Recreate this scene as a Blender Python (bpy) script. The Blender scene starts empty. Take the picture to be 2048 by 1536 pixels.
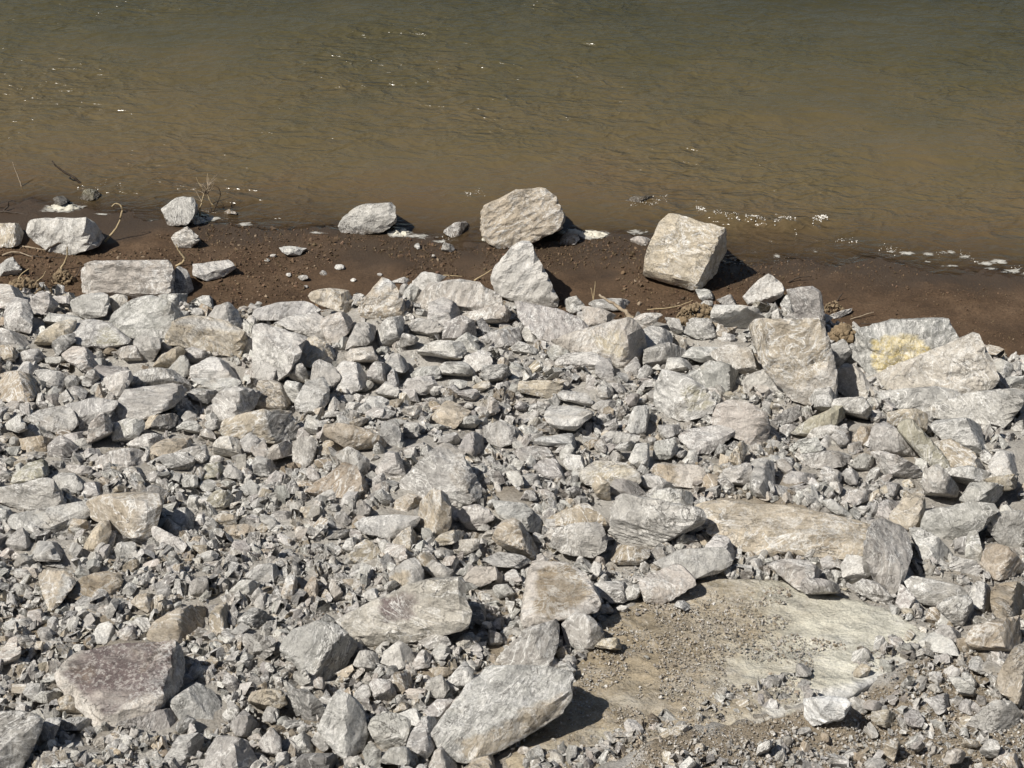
import bpy, bmesh, math, random
import numpy as np
from mathutils import Vector, noise as mnoise

# ------------------------------------------------------------------ camera, sky, sun, exposure
sc = bpy.context.scene
CAM_H, PITCH, HFOV = 8.0, math.radians(33.0), math.radians(34.0)
cam_d = bpy.data.cameras.new("camera")
cam_d.sensor_fit = 'HORIZONTAL'
cam_d.angle = HFOV
cam_d.clip_end = 2000.0
cam = bpy.data.objects.new("camera", cam_d)
sc.collection.objects.link(cam)
cam.location = (0, 0, CAM_H)
cam.rotation_euler = (math.pi / 2 - PITCH, 0, 0)
sc.camera = cam

SUN_AZ, SUN_EL = math.radians(-118.0), math.radians(54.0)      # azimuth from +Y (away from camera), clockwise
sun_dir = Vector((math.sin(SUN_AZ) * math.cos(SUN_EL), math.cos(SUN_AZ) * math.cos(SUN_EL), math.sin(SUN_EL)))
w = bpy.data.worlds.new("World")
sc.world = w
w.use_nodes = True
nt = w.node_tree
sky = nt.nodes.new('ShaderNodeTexSky')
sky.sky_type = 'NISHITA'
sky.sun_disc = False
sky.sun_elevation = SUN_EL
sky.sun_rotation = SUN_AZ
sky.dust_density = 1.2
nt.links.new(sky.outputs[0], nt.nodes['Background'].inputs[0])
nt.nodes['Background'].inputs[1].default_value = 0.05
sl = bpy.data.lights.new("sun", 'SUN')
sl.energy = 5.0
sl.angle = math.radians(0.53)
sl.color = (1.0, 0.95, 0.865)
so = bpy.data.objects.new("sun", sl)
sc.collection.objects.link(so)
so.rotation_euler = sun_dir.to_track_quat('Z', 'Y').to_euler()
vs = sc.view_settings
vs.view_transform = 'Standard'
vs.look = 'None'
vs.gamma = 1.0
vs.exposure = 0.24
sc.render.film_transparent = False
try:
    sc.cycles.max_bounces = 6
    sc.cycles.transparent_max_bounces = 6
    sc.cycles.sample_clamp_indirect = 4.0
except Exception:
    pass

# ------------------------------------------------------------------ helpers
C = sc.collection
rng = np.random.default_rng(7)
random.seed(7)
FPX = 1024.0 / math.tan(HFOV / 2)
CO = np.array([0, 0, CAM_H])
FW = np.array([0, math.cos(PITCH), -math.sin(PITCH)])
UP = np.array([0, math.sin(PITCH), math.cos(PITCH)])
RT = np.array([1.0, 0, 0])

def rays(px, py):
    px = np.atleast_1d(np.asarray(px, float)); py = np.atleast_1d(np.asarray(py, float))
    d = FW[None] + ((px - 1024) / FPX)[:, None] * RT[None] - ((py - 768) / FPX)[:, None] * UP[None]
    return d / np.linalg.norm(d, axis=1)[:, None]

def project(P):
    v = P - CO[None]
    z = v @ FW
    return 1024 + FPX * (v @ RT) / z, 768 - FPX * (v @ UP) / z

def on_z(px, py, z=0.0):
    d = rays(px, py)
    t = (z - CAM_H) / d[:, 2]
    return CO[None] + d * t[:, None]

def sstep(x):
    x = np.clip(x, 0, 1)
    return x * x * (3 - 2 * x)

def _hash(ix, iy, iz, seed):
    h = (ix.astype(np.int64) * 374761393 + iy.astype(np.int64) * 668265263 + iz.astype(np.int64) * 2147483647 + seed * 974634777) & 0xFFFFFFFF
    h = ((h ^ (h >> 13)) * 1274126177) & 0xFFFFFFFF
    h = ((h ^ (h >> 16)) * 2246822519) & 0xFFFFFFFF
    return ((h ^ (h >> 15)) & 0xFFFFFF) / float(0xFFFFFF)

def vnoise(p, seed=0):
    """value noise in -1..1, p is (n,3)"""
    i = np.floor(p).astype(np.int64); f = p - i
    f = f * f * f * (f * (f * 6 - 15) + 10)
    r = 0
    for dx in (0, 1):
        wx = f[:, 0] if dx else 1 - f[:, 0]
        for dy in (0, 1):
            wy = f[:, 1] if dy else 1 - f[:, 1]
            for dz in (0, 1):
                wz = f[:, 2] if dz else 1 - f[:, 2]
                r = r + wx * wy * wz * _hash(i[:, 0] + dx, i[:, 1] + dy, i[:, 2] + dz, seed)
    return r * 2 - 1

def fbm(p, seed=0, octv=4, gain=0.5):
    a, r = 1.0, 0
    for k in range(octv):
        r = r + a * vnoise(p * (2.03 ** k), seed + k * 17)
        a *= gain
    return r

def p3(x, y, z=0.0):
    x = np.asarray(x, float)
    return np.stack([x, np.broadcast_to(np.asarray(y, float), x.shape), np.broadcast_to(np.asarray(z, float), x.shape)], 1)

def in_poly(px, py, poly):
    px = np.asarray(px, float); py = np.asarray(py, float)
    r = np.zeros(px.shape, bool)
    n = len(poly)
    for k in range(n):
        x0, y0 = poly[k]; x1, y1 = poly[(k + 1) % n]
        c = ((y0 > py) != (y1 > py)) & (px < (x1 - x0) * (py - y0) / ((y1 - y0) if y1 != y0 else 1e-9) + x0)
        r ^= c
    return r

def mesh_np(name, V, F, smooth=False):
    """mesh from numpy arrays; F is (n,3) or (n,4)"""
    V = np.ascontiguousarray(V, np.float32); F = np.ascontiguousarray(F, np.int32)
    me = bpy.data.meshes.new(name)
    k = F.shape[1]
    me.vertices.add(len(V)); me.vertices.foreach_set('co', V.ravel())
    me.loops.add(F.size); me.loops.foreach_set('vertex_index', F.ravel())
    me.polygons.add(len(F))
    me.polygons.foreach_set('loop_start', np.arange(0, F.size, k, dtype=np.int32))
    me.polygons.foreach_set('loop_total', np.full(len(F), k, np.int32))
    me.polygons.foreach_set('use_smooth', np.full(len(F), smooth, bool))
    me.update(calc_edges=True)
    return me

def attr_col(me, name, col):
    a = me.attributes.new(name, 'FLOAT_COLOR', 'POINT')
    c = np.ones((len(me.vertices), 4), np.float32); c[:, :3] = col
    a.data.foreach_set('color', c.ravel())

def attr_vec(me, name, v):
    a = me.attributes.new(name, 'FLOAT_VECTOR', 'POINT')
    a.data.foreach_set('vector', np.ascontiguousarray(v, np.float32).ravel())

def attr_f(me, name, v):
    a = me.attributes.new(name, 'FLOAT', 'POINT')
    a.data.foreach_set('value', np.ascontiguousarray(v, np.float32))

def link(name, me, mat=None, label=None, cat=None, group=None, kind=None, parent=None, loc=None):
    o = bpy.data.objects.new(name, me)
    C.objects.link(o)
    if mat and me is not None:
        me.materials.append(mat)
    if loc is not None:
        o.location = loc
    if parent:
        o.parent = parent
    for k, v in (('label', label), ('category', cat), ('group', group), ('kind', kind)):
        if v:
            o[k] = v
    return o

# ------------------------------------------------------------------ terrain function
_sp = on_z([-500, -200, 0, 150, 300, 450, 640, 760, 900, 1060, 1180, 1320, 1480, 1600, 1750, 2048, 2300, 2700],
           [430, 420, 425, 424, 436, 447, 466, 478, 484, 486, 480, 492, 520, 522, 528, 552, 575, 600])
_tp = on_z([-500, -200, 0, 100, 330, 480, 620, 760, 900, 1150, 1350, 1500, 1640, 1720, 1860, 1990, 2200, 2700],
           [600, 590, 580, 590, 605, 628, 632, 605, 588, 622, 648, 622, 640, 672, 690, 720, 755, 800], 0.13)
SHORE_X, SHORE_Y = _sp[:, 0], _sp[:, 1]
TOE_X, TOE_Y = _tp[:, 0], _tp[:, 1]

def shore(x): return np.interp(x, SHORE_X, SHORE_Y)
def toe(x): return np.interp(x, TOE_X, TOE_Y)

SLAB_BED = SLAB_RIM = None
def terrain(x, y, detail=True):
    x = np.asarray(x, float); y = np.asarray(y, float)
    P = p3(x, y)
    wob = 0.10 * fbm(P * 1.6, 3, 3)
    ys = shore(x) + wob * 0.9; yt = toe(x) + wob
    s = ys - y
    st = np.maximum(ys - yt, 0.3)
    z = np.where(s < 0, np.maximum(s * 0.085, -4.0), 0.085 * np.minimum(s, st))
    u = np.maximum(yt - y, 0)
    z = z + 0.20 * sstep(u / 0.7) + 0.215 * u
    # road embankment the photographer stands on
    z = np.where(y < 3.4, z + (3.4 - np.maximum(y, -0.3)) * 0.78, z)
    z = np.minimum(z, 6.35)
    if detail:
        rub = sstep(u / 0.5)
        z = z + rub * (0.060 * fbm(P * 1.1, 11, 3) + 0.018 * fbm(P * 6.0, 12, 3))
        mud = (1 - rub) * sstep((s + 0.6) / 0.5)
        lump = np.clip(fbm(P * 2.6, 21, 3) * 0.8 + 0.25, 0, 1)
        z = z + mud * (0.012 * fbm(P * 2.2, 22, 4) + 0.026 * lump * np.abs(fbm(P * 11.0, 23, 3)))
    if SLAB_RIM is not None:                      # dirt banked up against the slab's edge
        near = (x > SLAB_RIM[:, 0].min() - .6) & (x < SLAB_RIM[:, 0].max() + .6) & (y > SLAB_RIM[:, 1].min() - .6) & (y < SLAB_RIM[:, 1].max() + .6)
        j = np.where(near)[0]
        if len(j):
            xx, yy = x[j], y[j]; dm = np.full(len(j), 9.0)
            for k in range(len(SLAB_RIM)):
                a_, b_ = SLAB_RIM[k], SLAB_RIM[(k + 1) % len(SLAB_RIM)]; ab = b_ - a_
                tt = np.clip(((xx - a_[0]) * ab[0] + (yy - a_[1]) * ab[1]) / (ab @ ab), 0, 1)
                dm = np.minimum(dm, np.hypot(xx - a_[0] - tt * ab[0], yy - a_[1] - tt * ab[1]))
            zs = SLAB_P[0, 2] - ((xx - SLAB_P[0, 0]) * SLAB_N[0] + (yy - SLAB_P[0, 1]) * SLAB_N[1]) / SLAB_N[2]
            ramp = zs - 0.004 - 0.22 * dm + 0.030 * fbm(p3(xx, yy) * 7.0, 31, 3)
            z = np.array(z); z[j] = np.where(dm < 0.5, np.maximum(z[j], ramp), z[j])
    if SLAB_BED is not None:
        z = np.where(in_poly(x, y, SLAB_BED), z - 0.2, z)
    return z

def hit(px, py):
    """first point where the pixel's ray meets the terrain"""
    d = rays(px, py)
    t = np.linspace(6.0, 30.0, 481)
    out = np.zeros((len(d), 3))
    for k in range(len(d)):
        Q = CO[None] + d[k][None] * t[:, None]
        below = Q[:, 2] < terrain(Q[:, 0], Q[:, 1], False)
        j = int(np.argmax(below)) if below.any() else len(t) - 1
        lo, hi = t[max(j - 1, 0)], t[j]
        for _ in range(9):
            m = 0.5 * (lo + hi); q = CO + d[k] * m
            if q[2] < terrain(np.array([q[0]]), np.array([q[1]]), True)[0]:
                hi = m
            else:
                lo = m
        out[k] = CO + d[k] * hi
    return out

# ------------------------------------------------------------------ materials
def new_mat(name):
    m = bpy.data.materials.new(name)
    m.use_nodes = True
    for n in list(m.node_tree.nodes):
        if n.type == 'BSDF_PRINCIPLED':
            b = n
    return m, m.node_tree, b

class NT:
    def __init__(s, t): s.t = t
    def n(s, kind, **kw):
        o = s.t.nodes.new(kind)
        for k, v in kw.items():
            setattr(o, k, v)
        return o
    def l(s, a, b): s.t.links.new(a, b)
    def noise(s, vec, scale, detail=4, rough=0.55, dist=0.0, out='Fac'):
        o = s.n('ShaderNodeTexNoise'); o.inputs['Scale'].default_value = scale; o.inputs['Detail'].default_value = detail
        o.inputs['Roughness'].default_value = rough; o.inputs['Distortion'].default_value = dist
        if vec is not None: s.l(vec, o.inputs['Vector'])
        return o.outputs[out]
    def ramp(s, f, stops, interp='LINEAR'):
        o = s.n('ShaderNodeValToRGB'); r = o.color_ramp; r.interpolation = interp
        while len(r.elements) < len(stops): r.elements.new(0.5)
        for e, (p, c) in zip(r.elements, stops):
            e.position = p; e.color = (c, c, c, 1) if not hasattr(c, '__len__') else (*c, 1)
        s.l(f, o.inputs[0]); return o.outputs[0]
    def mix(s, f, a, b, bt='MIX'):
        o = s.n('ShaderNodeMix', data_type='RGBA', blend_type=bt)
        for sock, v in ((o.inputs[0], f), (o.inputs[6], a), (o.inputs[7], b)):
            if hasattr(v, 'is_linked'): s.l(v, sock)
            elif hasattr(v, '__len__'): sock.default_value = (*v, 1)
            else: sock.default_value = v if sock.type == 'VALUE' else (v, v, v, 1)
        return o.outputs[2]
    def math(s, op, a, b=0.0, clamp=False):
        o = s.n('ShaderNodeMath', operation=op, use_clamp=clamp)
        for sock, v in ((o.inputs[0], a), (o.inputs[1], b)):
            if hasattr(v, 'is_linked'): s.l(v, sock)
            else: sock.default_value = v
        return o.outputs[0]
    def attr(s, name, out):
        o = s.n('ShaderNodeAttribute'); o.attribute_name = name; return o.outputs[out]
    def bump(s, h, strength, dist, prev=None):
        o = s.n('ShaderNodeBump'); o.inputs['Strength'].default_value = strength; o.inputs['Distance'].default_value = dist
        s.l(h, o.inputs['Height'])
        if prev is not None: s.l(prev, o.inputs['Normal'])
        return o.outputs[0]

def rock_material(name, veins=1.0, wet=0.0):
    m, t, b = new_mat(name); g = NT(t)
    col = g.attr('Col', 'Color'); v = g.attr('rp', 'Vector')
    mp = g.n('ShaderNodeMapping'); mp.inputs['Scale'].default_value = (1.0, 1.25, 2.7); g.l(v, mp.inputs[0]); sv = mp.outputs[0]
    c = col
    tone = g.ramp(g.noise(v, 5.0, 5, 0.62), [(0.25, 0.66), (0.5, 1.0), (0.75, 1.24)])
    c = g.mix(1.0, c, tone, 'MULTIPLY')
    strat = g.ramp(g.noise(sv, 8.0, 6, 0.68, 0.7), [(0.3, 0.68), (0.5, 1.0), (0.7, 1.22)])
    c = g.mix(0.7, c, strat, 'MULTIPLY')
    # pale rubbed dust, brown stains
    dust = g.ramp(g.noise(v, 4.2, 6, 0.72), [(0.50, 0.0), (0.74, 0.6)])
    c = g.mix(dust, c, g.mix(0.55, col, (0.66, 0.645, 0.61)))
    stain = g.ramp(g.noise(v, 3.1, 4, 0.6, 0.8), [(0.58, 0.0), (0.78, 0.5)])
    c = g.mix(stain, c, (0.33, 0.265, 0.185))
    bw = g.n('ShaderNodeRGBToBW'); g.l(col, bw.inputs[0])
    dark = g.ramp(bw.outputs[0], [(0.17, 0.85), (0.27, 0.0)])
    fl = g.ramp(g.noise(v, 42.0, 5, 0.75), [(0.50, 0.0), (0.58, 1.0)])
    c = g.mix(g.math('MULTIPLY', dark, fl), c, (0.46, 0.43, 0.40))
    # calcite threads
    vn = g.noise(sv, 3.2, 5, 0.6, 1.6)
    thread = g.math('SUBTRACT', 1.0, g.math('MULTIPLY', g.math('ABSOLUTE', g.math('SUBTRACT', vn, 0.5)), 34.0), True)
    gate = g.ramp(g.noise(v, 2.3, 2, 0.5), [(0.40, 0.0), (0.56, 0.95 * veins)])
    c = g.mix(g.math('MULTIPLY', thread, gate), c, (0.80, 0.785, 0.75))
    vn2 = g.noise(v, 8.0, 6, 0.7, 0.9)
    thread2 = g.math('SUBTRACT', 1.0, g.math('MULTIPLY', g.math('ABSOLUTE', g.math('SUBTRACT', vn2, 0.5)), 24.0), True)
    g2 = g.ramp(g.noise(v, 1.7, 3, 0.55), [(0.42, 0.0), (0.58, 0.75 * veins)])
    c = g.mix(g.math('MULTIPLY', thread2, g2), c, (0.76, 0.745, 0.71))
    # dark hairline cracks
    vn3 = g.noise(sv, 4.6, 5, 0.65, 1.1)
    crack = g.math('SUBTRACT', 1.0, g.math('MULTIPLY', g.math('ABSOLUTE', g.math('SUBTRACT', vn3, 0.47)), 60.0), True)
    cg = g.ramp(g.noise(v, 2.9, 2, 0.5), [(0.5, 0.0), (0.62, 0.8 if veins > 0.5 else 0.12)])
    cf = g.math('MULTIPLY', crack, cg)
    c = g.mix(cf, c, (0.10, 0.09, 0.08))
    spk = g.ramp(g.noise(v, 85.0, 3, 0.65), [(0.30, 0.70), (0.5, 1.0), (0.72, 1.28)])
    c = g.mix(0.75, c, spk, 'MULTIPLY')
    if wet:
        c = g.mix(1.0, c, (0.48, 0.46, 0.42), 'MULTIPLY')
    g.l(c, b.inputs['Base Color'])
    b.inputs['Roughness'].default_value = 0.25 if wet else 0.85
    b.inputs['Specular IOR Level'].default_value = 0.5 if wet else 0.22
    vo = g.n('ShaderNodeTexVoronoi'); vo.inputs['Scale'].default_value = 7.0
    wv = g.mix(0.16, sv, g.noise(v, 6.0, 3, 0.6, 0.0, 'Color'))
    g.l(wv, vo.inputs['Vector'])
    n0 = g.bump(vo.outputs['Distance'], 0.85, 0.060)
    hh = g.math('SUBTRACT', g.noise(sv, 6.0, 8, 0.74, 0.2), g.math('MULTIPLY', cf, 0.5))
    n1 = g.bump(hh, 0.80, 0.055, n0)
    n2 = g.bump(g.noise(v, 34.0, 5, 0.72), 0.7, 0.014, n1)
    g.l(n2, b.inputs['Normal'])
    return m

M_ROCK = rock_material("rock")
M_WET = rock_material("wet_rock", 0.3, 1.0)

def bank_material():
    m, t, b = new_mat("bank_dust"); g = NT(t)
    pos = g.n('ShaderNodeNewGeometry').outputs['Position']
    c1 = g.ramp(g.noise(pos, 3.0, 6, 0.65), [(0.3, (0.22, 0.18, 0.13)), (0.5, (0.31, 0.26, 0.195)), (0.72, (0.40, 0.345, 0.27))])
    c2 = g.ramp(g.noise(pos, 3.0, 6, 0.65), [(0.3, (0.33, 0.30, 0.26)), (0.5, (0.43, 0.405, 0.365)), (0.72, (0.52, 0.50, 0.465))])
    c = g.mix(g.attr('dirt', 'Fac'), c2, c1)
    c = g.mix(0.9, c, g.ramp(g.noise(pos, 60, 4, 0.7), [(0.28, 0.55), (0.5, 1.0), (0.75, 1.4)]), 'MULTIPLY')
    g.l(c, b.inputs['Base Color']); b.inputs['Roughness'].default_value = 0.95; b.inputs['Specular IOR Level'].default_value = 0.15
    n = g.bump(g.noise(pos, 45, 6, 0.75), 1.0, 0.03)
    g.l(n, b.inputs['Normal'])
    return m

def mud_material():
    m, t, b = new_mat("wet_mud"); g = NT(t)
    pos = g.n('ShaderNodeNewGeometry').outputs['Position']
    wet = g.attr('wet', 'Fac')
    c = g.ramp(g.noise(pos, 2.2, 6, 0.65), [(0.3, (0.050, 0.031, 0.018)), (0.52, (0.084, 0.053, 0.031)), (0.75, (0.122, 0.080, 0.049))])
    c = g.mix(0.9, c, g.ramp(g.noise(pos, 42, 5, 0.7), [(0.3, 0.55), (0.5, 1.0), (0.72, 1.4)]), 'MULTIPLY')
    c = g.mix(g.math('MULTIPLY', wet, 0.75), c, (0.050, 0.037, 0.026))
    g.l(c, b.inputs['Base Color'])
    r = g.math('SUBTRACT', 0.85, g.math('MULTIPLY', wet, 0.42))
    g.l(r, b.inputs['Roughness']); b.inputs['Specular IOR Level'].default_value = 0.22
    n = g.bump(g.noise(pos, 38, 6, 0.72), 0.9, 0.016)
    g.l(n, b.inputs['Normal'])
    return m

def water_material():
    m, t, b = new_mat("silty_water"); g = NT(t)
    pos = g.n('ShaderNodeNewGeometry').outputs['Position']
    dep = g.attr('depth', 'Fac')                      # metres of water below this point
    mp = g.n('ShaderNodeMapping'); mp.inputs['Scale'].default_value = (0.55, 1.0, 1.0); mp.inputs['Rotation'].default_value = (0, 0, 0.25)
    g.l(pos, mp.inputs[0]); pv = mp.outputs[0]
    plume = g.noise(pos, 0.55, 4, 0.6, 0.8)
    far = g.math('ADD', g.math('MULTIPLY', dep, 1.25), g.math('MULTIPLY', g.math('SUBTRACT', plume, 0.5), 0.55))
    c = g.ramp(far, [(0.02, (0.110, 0.077, 0.040)), (0.22, (0.106, 0.081, 0.040)), (0.55, (0.070, 0.060, 0.029)), (0.95, (0.037, 0.036, 0.019))])
    b.inputs['Roughness'].default_value = 0.20
    b.inputs['IOR'].default_value = 1.33
    g.l(c, b.inputs['Base Color'])
    mp3 = g.n('ShaderNodeMapping'); mp3.inputs['Scale'].default_value = (0.5, 1.0, 1.0); mp3.inputs['Rotation'].default_value = (0, 0, -0.35)
    g.l(pos, mp3.inputs[0])
    calm = g.ramp(g.noise(pos, 0.35, 3, 0.5), [(0.38, 0.25), (0.62, 1.0)])
    wa = g.noise(pv, 3.6, 3, 0.52, 0.4); wb = g.noise(mp3.outputs[0], 4.6, 3, 0.52, 0.4)
    wh = g.math('MULTIPLY', g.math('ADD', g.math('ABSOLUTE', g.math('SUBTRACT', wa, 0.5)), g.math('ABSOLUTE', g.math('SUBTRACT', wb, 0.5))), g.math('MULTIPLY', calm, -1.0))
    n1 = g.bump(wh, 0.8, 0.20)
    n2 = g.bump(g.noise(pv, 13.0, 3, 0.6, 0.4), 0.5, 0.020, n1)
    g.l(n2, b.inputs['Normal'])
    tr = g.n('ShaderNodeBsdfTransparent'); tr.inputs[0].default_value = (0.92, 0.88, 0.80, 1)
    gl = g.n('ShaderNodeBsdfGlossy'); gl.inputs['Roughness'].default_value = 0.18; g.l(n2, gl.inputs['Normal'])
    fr = g.n('ShaderNodeFresnel'); fr.inputs[0].default_value = 1.33; g.l(n2, fr.inputs['Normal'])
    thin = g.n('ShaderNodeMixShader'); g.l(fr.outputs[0], thin.inputs[0]); g.l(tr.outputs[0], thin.inputs[1]); g.l(gl.outputs[0], thin.inputs[2])
    op = g.math('SUBTRACT', 1.0, g.math('POWER', 2.718, g.math('MULTIPLY', dep, -24.0)), True)
    mx = g.n('ShaderNodeMixShader'); g.l(op, mx.inputs[0]); g.l(thin.outputs[0], mx.inputs[1]); g.l(b.outputs[0], mx.inputs[2])
    out = [n for n in t.nodes if n.type == 'OUTPUT_MATERIAL'][0]
    g.l(mx.outputs[0], out.inputs[0])
    return m

def plain(name, c1, c2, scale=30, rough=0.8, bump=0.6, spec=0.25):
    m, t, b = new_mat(name); g = NT(t)
    pos = g.n('ShaderNodeNewGeometry').outputs['Position']
    g.l(g.ramp(g.noise(pos, scale, 5, 0.65), [(0.3, c1), (0.7, c2)]), b.inputs['Base Color'])
    b.inputs['Roughness'].default_value = rough; b.inputs['Specular IOR Level'].default_value = spec
    g.l(g.bump(g.noise(pos, scale * 2.2, 4, 0.65), bump, 0.01), b.inputs['Normal'])
    return m

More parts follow.
